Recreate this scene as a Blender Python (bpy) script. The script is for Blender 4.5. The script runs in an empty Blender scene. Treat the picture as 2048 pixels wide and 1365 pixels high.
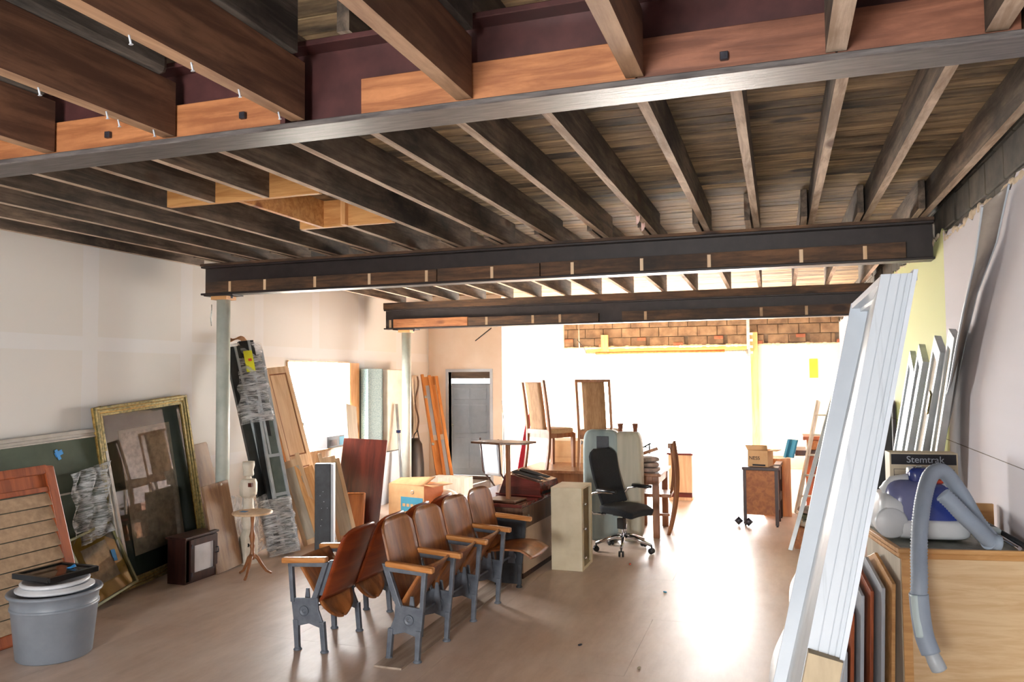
import bpy, bmesh, math, random
from mathutils import Vector, Matrix, Euler
random.seed(7)
PI = math.pi
R = math.radians
scene = bpy.context.scene
COL = scene.collection

# ------------------------------------------------------------------ camera
cam_d = bpy.data.cameras.new('camera')
cam_d.sensor_width = 36.0
cam_d.lens = 1587.76 / 2048 * 36.0
cam_d.clip_start = 0.05
cam = bpy.data.objects.new('camera', cam_d)
COL.objects.link(cam)
YAW, PITCH, ROLL = 0.323797, 0.043559, -0.0091519
fw = Vector((-math.sin(YAW) * math.cos(PITCH), math.cos(YAW) * math.cos(PITCH), math.sin(PITCH)))
rt = Vector((math.cos(YAW), math.sin(YAW), 0))
up = rt.cross(fw)
r2 = rt * math.cos(ROLL) + up * math.sin(ROLL)
u2 = -rt * math.sin(ROLL) + up * math.cos(ROLL)
cam.matrix_world = Matrix(((r2.x, u2.x, -fw.x, 0), (r2.y, u2.y, -fw.y, 0), (r2.z, u2.z, -fw.z, 1.9), (0, 0, 0, 1)))
scene.camera = cam

# ------------------------------------------------------------------ light and exposure
WORLD = 44.0
world = bpy.data.worlds.new('sky')
scene.world = world
world.use_nodes = True
nt = world.node_tree
bg = nt.nodes['Background']
bg.inputs[0].default_value = (1.0, 0.985, 0.965, 1)
bg.inputs[1].default_value = WORLD


def portal(name, loc, rot, sx, sy):
    l = bpy.data.lights.new(name, 'AREA')
    l.shape = 'RECTANGLE'
    l.size, l.size_y = sx, sy
    l.cycles.is_portal = True
    o = bpy.data.objects.new(name, l)
    COL.objects.link(o)
    o.location = loc
    o.rotation_euler = rot
    return o


portal('garage_portal', (-2.2, 17.05, 1.2), (R(-90), 0, 0), 3.5, 2.5)
portal('side_window_portal', (-5.95, 9.3, 1.5), (0, R(-90), 0), 1.4, 2.0)
portal('front_fill_portal', (-1.5, -3.55, 1.5), (R(90), 0, 0), 1.7, 1.3)  # portal at the unseen front opening, put in for fill
sun_d = bpy.data.lights.new('sun', 'SUN')
sun_d.energy = 90
sun_d.angle = R(2.5)
sun_d.color = (1.0, .95, .87)
sun = bpy.data.objects.new('sun', sun_d)
COL.objects.link(sun)
sun.rotation_euler = (R(-62), 0, R(-6))
scene.view_settings.view_transform = 'Standard'
scene.view_settings.look = 'None'
scene.view_settings.exposure = 0.72
scene.view_settings.gamma = 1.0
scene.view_settings.use_curve_mapping = False
scene.cycles.max_bounces = 10
scene.cycles.diffuse_bounces = 6
scene.cycles.glossy_bounces = 4
scene.cycles.transmission_bounces = 6
scene.cycles.transparent_max_bounces = 8
scene.cycles.sample_clamp_indirect = 8.0

# ------------------------------------------------------------------ materials


def lin(h):
    h = h.lstrip('#')
    v = [int(h[i:i + 2], 16) / 255 for i in (0, 2, 4)]
    return tuple(c / 12.92 if c <= .04045 else ((c + .055) / 1.055) ** 2.4 for c in v) + (1,)


def base_mat(name, rough, metal=0.0):
    m = bpy.data.materials.new(name)
    m.use_nodes = True
    b = m.node_tree.nodes['Principled BSDF']
    b.inputs['Roughness'].default_value = rough
    b.inputs['Metallic'].default_value = metal
    return m, m.node_tree, b


def mat(name, c1, c2=None, rough=.6, scale=6.0, metal=0.0, bump=0.0, stretch=(1, 1, 1), vary=0.0, contrast=(.35, .65), detail=6):
    """surface with a soft noise between two colours"""
    m, t, b = base_mat(name, rough, metal)
    c2 = c2 or c1
    tc = t.nodes.new('ShaderNodeTexCoord')
    mp = t.nodes.new('ShaderNodeMapping')
    mp.inputs['Scale'].default_value = stretch
    t.links.new(tc.outputs['Object'], mp.inputs[0])
    n = t.nodes.new('ShaderNodeTexNoise')
    n.inputs['Scale'].default_value = scale
    n.inputs['Detail'].default_value = detail
    n.inputs['Roughness'].default_value = .6
    t.links.new(mp.outputs[0], n.inputs['Vector'])
    r = t.nodes.new('ShaderNodeValToRGB')
    r.color_ramp.elements[0].position, r.color_ramp.elements[1].position = contrast
    r.color_ramp.elements[0].color, r.color_ramp.elements[1].color = lin(c1), lin(c2)
    t.links.new(n.outputs[0], r.inputs[0])
    out = r.outputs[0]
    if vary:
        oi = t.nodes.new('ShaderNodeObjectInfo')
        mr = t.nodes.new('ShaderNodeMapRange')
        mr.inputs[3].default_value, mr.inputs[4].default_value = 1 - vary, 1 + vary
        t.links.new(oi.outputs['Random'], mr.inputs[0])
        hs = t.nodes.new('ShaderNodeHueSaturation')
        t.links.new(mr.outputs[0], hs.inputs['Value'])
        t.links.new(out, hs.inputs['Color'])
        out = hs.outputs[0]
    t.links.new(out, b.inputs['Base Color'])
    if bump:
        bp = t.nodes.new('ShaderNodeBump')
        bp.inputs['Strength'].default_value = bump
        bp.inputs['Distance'].default_value = .01
        t.links.new(n.outputs[0], bp.inputs['Height'])
        t.links.new(bp.outputs[0], b.inputs['Normal'])
    return m


UPRIGHT = {}
LEANING = set()


def wood(name, c1, c2, axis='x', rough=.5, scale=9.0, dark=None, dark_amt=.5, vary=.12, knots=None, bump=.15):
    """streaked timber, grain along one axis, with optional stains and knots"""
    if axis == 'z':
        UPRIGHT[name] = (name, c1, c2, 'y', rough, scale, dark, dark_amt, vary, knots, bump)
    m, t, b = base_mat(name, rough)
    L, N = t.links.new, t.nodes.new
    st = {'x': (.09, 1, 1), 'y': (1, .09, 1), 'z': (1, 1, .09)}[axis]
    tc = N('ShaderNodeTexCoord')
    oi = N('ShaderNodeObjectInfo')
    off = N('ShaderNodeVectorMath')
    off.operation = 'MULTIPLY_ADD'
    cmb = N('ShaderNodeCombineXYZ')
    for i in range(3):
        L(oi.outputs['Random'], cmb.inputs[i])
    L(cmb.outputs[0], off.inputs[0])
    off.inputs[1].default_value = (13, 17, 19)
    L(tc.outputs['Object'], off.inputs[2])
    mp = N('ShaderNodeMapping')
    mp.inputs['Scale'].default_value = st
    L(off.outputs[0], mp.inputs[0])
    n = N('ShaderNodeTexNoise')
    n.inputs['Scale'].default_value = scale * 2.2
    n.inputs['Detail'].default_value = 7
    n.inputs['Roughness'].default_value = .65
    n.inputs['Distortion'].default_value = .6
    L(mp.outputs[0], n.inputs['Vector'])
    r = N('ShaderNodeValToRGB')
    e = r.color_ramp.elements
    e[0].position, e[1].position = .40, .60
    e[0].color, e[1].color = lin(c1), lin(c2)
    L(n.outputs[0], r.inputs[0])
    out = r.outputs[0]
    if knots:
        vo = N('ShaderNodeTexVoronoi')
        vo.inputs['Scale'].default_value = 2.3
        mk = N('ShaderNodeMapping')
        mk.inputs['Scale'].default_value = {'x': (.6, 1.3, 1.3), 'y': (1.3, .6, 1.3), 'z': (1.3, 1.3, .6)}[axis]
        L(off.outputs[0], mk.inputs[0])
        L(mk.outputs[0], vo.inputs['Vector'])
        kr = N('ShaderNodeValToRGB')
        kr.color_ramp.elements[0].position, kr.color_ramp.elements[1].position = .10, .17
        kr.color_ramp.elements[0].color, kr.color_ramp.elements[1].color = (1, 1, 1, 1), (0, 0, 0, 1)
        L(vo.outputs['Distance'], kr.inputs[0])
        mx = N('ShaderNodeMix')
        mx.data_type = 'RGBA'
        L(kr.outputs[0], mx.inputs[0])
        L(out, mx.inputs[6])
        mx.inputs[7].default_value = lin(knots)
        out = mx.outputs[2]
    if dark:
        n2 = N('ShaderNodeTexNoise')
        n2.inputs['Scale'].default_value = 1.7
        n2.inputs['Detail'].default_value = 8
        n2.inputs['Roughness'].default_value = .7
        mp2 = N('ShaderNodeMapping')
        mp2.inputs['Scale'].default_value = {'x': (.5, 1.5, 1), 'y': (1.5, .5, 1), 'z': (1, 1, .5)}[axis]
        L(off.outputs[0], mp2.inputs[0])
        L(mp2.outputs[0], n2.inputs['Vector'])
        r2_ = N('ShaderNodeValToRGB')
        r2_.color_ramp.elements[0].position, r2_.color_ramp.elements[1].position = .5 - .2 * dark_amt, .78 - .2 * dark_amt
        r2_.color_ramp.elements[0].color, r2_.color_ramp.elements[1].color = (0, 0, 0, 1), (1, 1, 1, 1)
        L(n2.outputs[0], r2_.inputs[0])
        mx = N('ShaderNodeMix')
        mx.data_type = 'RGBA'
        L(r2_.outputs[0], mx.inputs[0])
        L(out, mx.inputs[6])
        mx.inputs[7].default_value = lin(dark)
        out = mx.outputs[2]
    mr = N('ShaderNodeMapRange')
    mr.inputs[3].default_value, mr.inputs[4].default_value = 1 - vary, 1 + vary
    L(oi.outputs['Random'], mr.inputs[0])
    hs = N('ShaderNodeHueSaturation')
    L(mr.outputs[0], hs.inputs['Value'])
    L(out, hs.inputs['Color'])
    L(hs.outputs[0], b.inputs['Base Color'])
    bp = N('ShaderNodeBump')
    bp.inputs['Strength'].default_value = bump
    bp.inputs['Distance'].default_value = .006
    L(n.outputs[0], bp.inputs['Height'])
    L(bp.outputs[0], b.inputs['Normal'])
    return m


def glass(name, tint='ffffff', rough=.02, mixf=.12):
    m, t, b = base_mat(name, rough)
    L, N = t.links.new, t.nodes.new
    tr = N('ShaderNodeBsdfTransparent')
    tr.inputs[0].default_value = lin(tint)
    gl = N('ShaderNodeBsdfGlossy')
    gl.inputs['Roughness'].default_value = rough
    fr = N('ShaderNodeFresnel')
    ad = N('ShaderNodeMath')
    ad.operation = 'ADD'
    ad.inputs[1].default_value = mixf
    L(fr.outputs[0], ad.inputs[0])
    mx = N('ShaderNodeMixShader')
    L(ad.outputs[0], mx.inputs[0])
    L(tr.outputs[0], mx.inputs[1])
    L(gl.outputs[0], mx.inputs[2])
    L(mx.outputs[0], t.nodes['Material Output'].inputs[0])
    return m


def film(name):
    """crumpled clear stretch film: mostly transparent with bright creases"""
    m, t, b = base_mat(name, .15)
    L, N = t.links.new, t.nodes.new
    tc = N('ShaderNodeTexCoord')
    mp = N('ShaderNodeMapping')
    mp.inputs['Scale'].default_value = (1.5, 11, 1.5)
    mp.inputs['Rotation'].default_value = (0, 0, .15)
    L(tc.outputs['Object'], mp.inputs[0])
    n = N('ShaderNodeTexNoise')
    n.inputs['Scale'].default_value = 3
    n.inputs['Detail'].default_value = 8
    n.inputs['Roughness'].default_value = .7
    n.inputs['Distortion'].default_value = 1.2
    L(mp.outputs[0], n.inputs['Vector'])
    r = N('ShaderNodeValToRGB')
    r.color_ramp.elements[0].position, r.color_ramp.elements[1].position = .42, .66
    r.color_ramp.elements[0].color, r.color_ramp.elements[1].color = (.12, .12, .12, 1), (.9, .9, .9, 1)
    L(n.outputs[0], r.inputs[0])
    tr = N('ShaderNodeBsdfTransparent')
    b.inputs['Base Color'].default_value = lin('f2f4f6')
    bp = N('ShaderNodeBump')
    bp.inputs['Strength'].default_value = .45
    bp.inputs['Distance'].default_value = .02
    L(n.outputs[0], bp.inputs['Height'])
    L(bp.outputs[0], b.inputs['Normal'])
    tl = N('ShaderNodeBsdfTranslucent')
    tl.inputs[0].default_value = lin('f2f4f6')
    m2 = N('ShaderNodeMixShader')
    m2.inputs[0].default_value = .45
    L(b.outputs[0], m2.inputs[1])
    L(tl.outputs[0], m2.inputs[2])
    mx = N('ShaderNodeMixShader')
    L(r.outputs[0], mx.inputs[0])
    L(tr.outputs[0], mx.inputs[1])
    L(m2.outputs[0], mx.inputs[2])
    L(mx.outputs[0], t.nodes['Material Output'].inputs[0])
    return m


M = {}
M['joist2_edge'] = wood('paler underside of joists', 'a8927c', 'dccab6', 'y', .7, 9, '7d6753', .35, .1, '5b3d28')  # wood for the downward faces, paler than the sides
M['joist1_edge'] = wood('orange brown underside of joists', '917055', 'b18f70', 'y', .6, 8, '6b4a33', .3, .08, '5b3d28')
M['joist2'] = wood('weathered joist timber', '53463a', '887563', 'y', .75, 9, '26201b', .62, .14, '5b3d28')
M['joist1'] = wood('brown joist timber', '573a2b', '7d5942', 'y', .65, 8, '33221a', .5, .1, '4a2c1c')
M['joist1_old'] = wood('sooty upper joist timber', '3a3632', '756c63', 'y', .85, 9, '201d1b', .6, .1, bump=.4)
M['deck'] = wood('roof deck board', '8a7352', 'c4a97f', 'x', .8, 8, '32281c', .62, .2, '2e1d12', bump=.3)
M['deck1'] = wood('scorched roof deck board', '6e563f', 'a1845f', 'x', .8, 8, '271a12', .8, .25, '2a1a10', bump=.3)
M['nailer'] = wood('orange fir nailer', '8f5833', 'b97c4e', 'x', .5, 12, '7d4a2e', .35, .07, '5a3422')
M['nailer_red'] = wood('reddish fir nailer', '6a402e', '8d5c45', 'x', .5, 12, '55301f', .4, .07, '3d2016')
M['nailer_dark'] = wood('sooty fir nailer', '4b3422', '755337', 'x', .7, 10, '2b221c', .6, .1, '2e1c12')
M['newlumber'] = wood('new framing lumber', 'b98046', 'd6a265', 'x', .6, 9, None, 0, .06, '8a5128')
M['newlumber_z'] = wood('new framing stud', 'cf965c', 'e0b07a', 'z', .6, 9, None, 0, .06, '8a5128')
M['steel'] = mat('maroon primed steel', '3a1f1f', '4b2a29', .42, 9, 0, .05)
M['steel_dark'] = mat('sooty primed steel', '231b1a', '2f2524', .5, 8, 0, .08)
M['flange'] = mat('grey worn flange paint', '3e3a3a', '65605e', .42, 7, 0, .1, (1, 9, 9))
M['bolt'] = mat('bolt steel', '3a3a40', '565660', .4, 30, .8)
M['galv'] = mat('galvanised steel', '9da4a2', 'c2c8c4', .35, 30, .6)
M['pipe'] = mat('pale green painted pipe', 'aeb9b0', 'c9d0c8', .5, 4, 0, .05)
M['drywall_dark'] = mat('dusty painted wallboard', 'c6c4c6', 'd8d6d6', .8, 3)
M['white'] = mat('white gloss paint', 'adb6c0', 'b9c1ca', .35, 3)
M['white_worn'] = mat('white paint with scuffs', '868b92', 'adb5bd', .4, 4, 0, .05, (12, .6, .5), contrast=(.2, .4))
M['cardboard'] = mat('brown corrugated board', 'a5764d', 'bb8a5e', .85, 5)
M['cardboard_pale'] = mat('pale corrugated board', 'c49a6c', 'd3ab7d', .85, 5)
M['kraft'] = mat('grey brown card sleeve', '93866f', 'a99a80', .85, 20, 0, 0, (1, 1, .1))
M['rust_box'] = mat('orange brown carton side', 'a75f34', 'bb7244', .85, 5)
M['ply_seat'] = wood('varnished bent plywood', '7d4a26', 'a86b3b', 'z', .28, 5, None, 0, .12, bump=.04)
M['ply_back'] = wood('reddish bent plywood back', '7a3318', '97461f', 'y', .3, 5, None, 0, .08, bump=.04)
M['arm'] = wood('oak armrest', 'b06f35', 'd2945a', 'x', .35, 9, None, 0, .1, bump=.05)
M['cast'] = mat('blue grey enamelled cast iron', '565d68', '6b727c', .45, 14, .1, .08)
M['cast_dark'] = mat('dark pressed metal', '2b2e33', '3b3f45', .5, 10, .2)
M['black_fabric'] = mat('black upholstery', '15171a', '22252a', .9, 120, 0, .2)
M['black_plastic'] = mat('black plastic', '101112', '1a1b1d', .4, 10)
M['chrome'] = mat('chrome', 'c8c8cc', 'd4d4d8', .12, 10, 1.0)
M['foam'] = mat('grey green folded mattress cover', '7f8f8e', '9aa8a6', .55, 2, 0, .05, (3, 3, .4))
M['foam_side'] = mat('cream mattress side', 'a9a695', 'c0bcab', .6, 3, 0, .05, (4, 4, .3))
M['desk_cream'] = mat('pinkish cream laminate', 'c2ab97', 'd0bba8', .5, 5)
M['beige'] = mat('cream laminate', 'c9bd9f', 'd6cbb0', .6, 5)
M['chairwood'] = wood('brown chair timber', '80502f', '9e6a44', 'z', .4, 8, None, 0, .06)
M['chairpanel'] = wood('tan woven chair panel', '8c6540', 'a27b52', 'z', .7, 20, None, 0, .1)
M['cushion'] = mat('tan seat cushion', 'b3946a', 'c6a87e', .85, 50, 0, .1)
M['mahogany'] = wood('dark red mahogany', '3d160f', '5a2519', 'z', .3, 6, None, 0, .1, bump=.03)
M['mahogany_x'] = wood('dark red mahogany top', '541f18', '77302a', 'x', .25, 6, None, 0, .1, bump=.03)
M['walnut'] = wood('dark walnut', '4a3020', '6c4a33', 'z', .4, 7, None, 0, .1)
M['walnut_y'] = wood('worn walnut panel', '6b4c35', '93714f', 'z', .55, 5, 'a98b6a', .25, .08)
M['darkwood'] = wood('very dark stained wood', '2a1512', '40231d', 'z', .4, 7, None, 0, .08)
M['orangewood'] = wood('orange varnished pine', 'b56d30', 'd69555', 'z', .35, 7, None, 0, .08)
M['honey'] = wood('honey maple', 'ceab84', 'e4c8a4', 'z', .45, 6, None, 0, .05)
M['honey_x'] = wood('honey maple edge', 'b98450', 'd09c66', 'x', .4, 7, None, 0, .05)
M['oakpanel'] = wood('pale oak laminate', 'cbaa7f', 'd9be95', 'x', .5, 14, None, 0, .03, bump=.05)
M['oakedge'] = wood('oak edging', 'bd8b52', 'd3a46b', 'x', .4, 12, None, 0, .05, bump=.08)
M['rawply'] = wood('pale raw plywood', 'b3aa98', 'c9c1b0', 'z', .8, 5, None, 0, .05)
M['countertop'] = mat('dusty green grey laminate', '67695f', '84857a', .55, 14, 0, .03, contrast=(.4, .6))
M['drawerwood'] = wood('warm drawer board', '9a5c30', 'b9773f', 'y', .5, 7, None, 0, .08)
M['shutterwood'] = wood('redwood frame', '85401f', 'a7562c', 'z', .45, 8, None, 0, .06)
M['ribboard'] = mat('pale corrugated pulp board', '9b8268', 'b49a7c', .85, 20, 0, .1)
M['gold'] = mat('antiqued gold moulding', '8a6a30', 'c2a25c', .35, 25, .55, .1)
M['gold_worn'] = mat('green gold moulding', '5f5a3a', 'a3935a', .4, 30, .4, .1)
M['greenmat'] = mat('dark green mount board', '32453f', '3d5149', .9, 8)
M['darkgreen'] = mat('dull dark green board', '3f4a3c', '4b5646', .8, 4)
M['grey_metal'] = mat('grey aluminium frame', '9d9a94', 'b4b1aa', .4, 8, .3)
M['yellowmat'] = mat('mustard mount board', 'a08432', 'b79a42', .8, 6)
M['olive'] = mat('dull gold frame paint', '6b6a48', '8a875c', .5, 8, .2)
M['artwork'] = mat('faded beige print', 'a39a8d', 'cfc6b8', .8, 14)
M['art_pale'] = mat('pale art paper', 'a9a497', 'beb8a8', .8, 3)
M['art_dark'] = mat('dark painted figures', '38363c', '8d7f78', .8, 2.2, contrast=(.4, .6))
M['blackframe'] = mat('black lacquer frame', '0d0d0e', '17181a', .25, 10)
M['tub'] = mat('blue grey tub plastic', '7b838d', '868e98', .45, 6, .0, .03)
M['plate_white'] = mat('white enamel lid', 'c9cdd3', 'd8dbe0', .35, 6)
M['tape'] = mat('blue masking tape', '1f7fc4', '2a8fd6', .6, 5)
M['dustyboard'] = wood('dusty grey board', '8f7d6d', 'b09f8f', 'y', .6, 5, None, 0, .05)
M['cream_chip'] = mat('chipped cream paint', 'cfc6b4', 'e3dccd', .6, 6, 0, .1)
M['hole_dark'] = mat('dark hole', '0b0a09', '120f0d', .9, 5)
M['alu_dark'] = mat('black anodised frame', '1f2224', '2b2f31', .4, 8, .2)
M['stripface'] = mat('tan grey strip face', '8b8279', '9f968c', .4, 6)
M['alu'] = mat('aluminium strip', 'b4bcc2', 'c8cfd3', .3, 6, .35)
M['silver'] = mat('pale grey metal', 'a3abb1', 'b9c1c6', .35, 6, .1)
M['greyglass'] = mat('dusty grey pane', '55605c', '69736e', .2, 5)
M['yellowtag'] = mat('yellow paper tag', 'd9dc1e', 'e6e63a', .7, 5)
M['redink'] = mat('red ink', 'd8502a', 'd8502a', .7, 5)
M['bluegreen'] = mat('blue grey speckled board', '7c979a', '9ab0b0', .7, 60, 0, 0, contrast=(.45, .55))
M['wrapcream'] = mat('cream wrapped slab', 'cfc0ad', 'e6dccb', .6, 2.5, 0, .1)
M['shade_brown'] = mat('brown fabric', '5e4a3e', '78614f', .9, 9)
M['blueprint'] = mat('blue print', '3e8fae', '4b9dbb', .7, 5)
M['black_print'] = mat('black print', '1c1c22', '24242a', .6, 5)
M['navy'] = mat('navy blue plastic', '1b2a5a', '22346c', .4, 5)
M['vacblue'] = mat('translucent blue plastic', '2a3c86', '35499a', .18, 4)
M['vacpurple'] = mat('smoky lilac plastic', '6d74a0', '7d84ac', .2, 4)
M['vacwhite'] = mat('off white plastic', 'cfd6dc', 'dde3e6', .35, 5)
M['hose'] = mat('grey blue ribbed hose', '8e9cad', '9eacbb', .5, 5)
M['hosegrip'] = mat('pale mint grip', 'b8ccd0', 'c6d8da', .4, 5)
M['redmetal'] = mat('red enamel', 'b01530', 'c22040', .4, 5)
M['doorblue'] = mat('blue grey door paint', '9aa4ae', 'a8b1ba', .5, 4)
M['rawdark'] = wood('dark stained sill', '4a3628', '66503d', 'x', .7, 7)
M['clothes'] = mat('folded patterned cloth', '6f6a63', 'b29a90', .9, 9, 0, .2)
M['bagwhite'] = mat('white plastic bag', 'd8dad6', 'e9ebe8', .4, 8, 0, .3)
M['pink'] = mat('pink insulation', 'd9b0a2', 'e9cfc6', .9, 20, 0, .5)
M['paper'] = mat('white floor paper', 'b5ada7', 'c6bfba', .55, 6, 0, .05)
M['mortar'] = mat('sooty mortar', '5c5347', '756a5b', .9, 8)
M['block'] = mat('sooty cinder block', '2e2a25', '4a443a', .9, 7, 0, .3, (1, 1, 1), .18)
M['block_back'] = mat('brown stained block', '564636', '7d6a53', .9, 5, 0, .3, (1, 1, 1), .2)
M['brick'] = mat('broken red brick', '7c4a36', '9a6148', .9, 9, 0, .3, (1, 1, 1), .2)
M['plaster'] = mat('broken plaster edge', 'b6a48c', 'd3c4ac', .9, 12, 0, .5)
M['glass'] = glass('picture glass', 'f8faf8', .015, .03)
M['film'] = film('clear stretch film')
M['concrete'] = mat('pale sunlit concrete', 'b5b0a8', 'c6c2ba', .8, 2)


def drywall_material():
    m, t, b = base_mat('cream wallboard with joint compound', .75)
    L, N = t.links.new, t.nodes.new
    tc = N('ShaderNodeTexCoord')
    sp = N('ShaderNodeSeparateXYZ')
    L(tc.outputs['Object'], sp.inputs[0])
    nz = N('ShaderNodeTexNoise')
    nz.inputs['Scale'].default_value = 2.5
    nz.inputs['Detail'].default_value = 5

    def band(axis, period, phase, half):
        a = N('ShaderNodeMath'); a.operation = 'ADD'; a.inputs[1].default_value = phase
        L(sp.outputs[axis], a.inputs[0])
        p = N('ShaderNodeMath'); p.operation = 'PINGPONG'; p.inputs[1].default_value = period / 2
        L(a.outputs[0], p.inputs[0])
        w = N('ShaderNodeMath'); w.operation = 'MULTIPLY_ADD'; w.inputs[1].default_value = .05; w.inputs[2].default_value = half - .025
        L(nz.outputs[0], w.inputs[0])
        c = N('ShaderNodeMath'); c.operation = 'LESS_THAN'
        L(p.outputs[0], c.inputs[0]); L(w.outputs[0], c.inputs[1])
        return c
    v = band(1, 1.22, .56, .09)
    h = band(2, 1.22, -1.0, .07)
    mxx = N('ShaderNodeMath'); mxx.operation = 'MAXIMUM'
    L(v.outputs[0], mxx.inputs[0]); L(h.outputs[0], mxx.inputs[1])
    r = N('ShaderNodeValToRGB')
    r.color_ramp.elements[0].color, r.color_ramp.elements[1].color = lin('d6d5d1'), lin('e0dfdb')
    L(nz.outputs[0], r.inputs[0])
    mx = N('ShaderNodeMix'); mx.data_type = 'RGBA'
    L(mxx.outputs[0], mx.inputs[0]); L(r.outputs[0], mx.inputs[6])
    mx.inputs[7].default_value = lin('dedfdf')
    L(mx.outputs[2], b.inputs['Base Color'])
    return m


def right_wall_material():
    m, t, b = base_mat('grey white wall with green paint', .8)
    L, N = t.links.new, t.nodes.new
    tc = N('ShaderNodeTexCoord')
    sp = N('ShaderNodeSeparateXYZ')
    L(tc.outputs['Object'], sp.inputs[0])
    nz = N('ShaderNodeTexNoise'); nz.inputs['Scale'].default_value = 3; nz.inputs['Detail'].default_value = 8
    r = N('ShaderNodeValToRGB')
    r.color_ramp.elements[0].position, r.color_ramp.elements[1].position = .3, .7
    r.color_ramp.elements[0].color, r.color_ramp.elements[1].color = lin('bcb9bf'), lin('d2d0d7')
    L(nz.outputs[0], r.inputs[0])
    g1 = N('ShaderNodeMath'); g1.operation = 'GREATER_THAN'; g1.inputs[1].default_value = 6.42
    L(sp.outputs[1], g1.inputs[0])
    g2 = N('ShaderNodeMath'); g2.operation = 'LESS_THAN'; g2.inputs[1].default_value = 9.2
    L(sp.outputs[1], g2.inputs[0])
    mu = N('ShaderNodeMath'); mu.operation = 'MULTIPLY'
    L(g1.outputs[0], mu.inputs[0]); L(g2.outputs[0], mu.inputs[1])
    zz = N('ShaderNodeMath'); zz.operation = 'MULTIPLY_ADD'; zz.inputs[1].default_value = .5; zz.inputs[2].default_value = 1.0
    L(nz.outputs[0], zz.inputs[0])
    g3 = N('ShaderNodeMath'); g3.operation = 'GREATER_THAN'
    L(sp.outputs[2], g3.inputs[0]); L(zz.outputs[0], g3.inputs[1])
    mu2 = N('ShaderNodeMath'); mu2.operation = 'MULTIPLY'
    L(mu.outputs[0], mu2.inputs[0]); L(g3.outputs[0], mu2.inputs[1])
    rg = N('ShaderNodeValToRGB')
    rg.color_ramp.elements[0].color, rg.color_ramp.elements[1].color = lin('b9c17c'), lin('cdd2a0')
    L(nz.outputs[0], rg.inputs[0])
    mx = N('ShaderNodeMix'); mx.data_type = 'RGBA'
    L(mu2.outputs[0], mx.inputs[0]); L(r.outputs[0], mx.inputs[6]); L(rg.outputs[0], mx.inputs[7])
    L(mx.outputs[2], b.inputs['Base Color'])
    return m


def floor_material():
    m, t, b = base_mat('scuffed dusty plywood floor', .42)
    L, N = t.links.new, t.nodes.new
    tc = N('ShaderNodeTexCoord')
    mp = N('ShaderNodeMapping'); mp.inputs['Scale'].default_value = (1, .25, 1); mp.inputs['Rotation'].default_value = (0, 0, .5)
    L(tc.outputs['Object'], mp.inputs[0])
    n = N('ShaderNodeTexNoise'); n.inputs['Scale'].default_value = 7; n.inputs['Detail'].default_value = 9; n.inputs['Roughness'].default_value = .7
    L(mp.outputs[0], n.inputs['Vector'])
    r = N('ShaderNodeValToRGB')
    e = r.color_ramp.elements
    e[0].position, e[1].position = .3, .72
    e[0].color, e[1].color = lin('b8a190'), lin('d6c2b2')
    L(n.outputs[0], r.inputs[0])
    n2 = N('ShaderNodeTexNoise'); n2.inputs['Scale'].default_value = 1.1; n2.inputs['Detail'].default_value = 8; n2.inputs['Roughness'].default_value = .75
    L(tc.outputs['Object'], n2.inputs['Vector'])
    r3 = N('ShaderNodeValToRGB')
    r3.color_ramp.elements[0].position, r3.color_ramp.elements[1].position = .45, .75
    r3.color_ramp.elements[0].color, r3.color_ramp.elements[1].color = (0, 0, 0, 1), (.6, .6, .6, 1)
    L(n2.outputs[0], r3.inputs[0])
    mx = N('ShaderNodeMix'); mx.data_type = 'RGBA'
    L(r3.outputs[0], mx.inputs[0]); L(r.outputs[0], mx.inputs[6]); mx.inputs[7].default_value = lin('d4c9bf')
    L(mx.outputs[2], b.inputs['Base Color'])
    rr = N('ShaderNodeMapRange'); rr.inputs[3].default_value = .32; rr.inputs[4].default_value = .56
    L(n.outputs[0], rr.inputs[0]); L(rr.outputs[0], b.inputs['Roughness'])
    bp = N('ShaderNodeBump'); bp.inputs['Strength'].default_value = .35; bp.inputs['Distance'].default_value = .006
    L(n.outputs[0], bp.inputs['Height']); L(bp.outputs[0], b.inputs['Normal'])
    return m


M['drywall'] = drywall_material()
M['backwall'] = mat('plain cream wallboard', 'e6d6c4', 'ecdfd0', .75, 3)
M['rightwall'] = right_wall_material()
M['floor'] = floor_material()

# ------------------------------------------------------------------ geometry helpers


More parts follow.
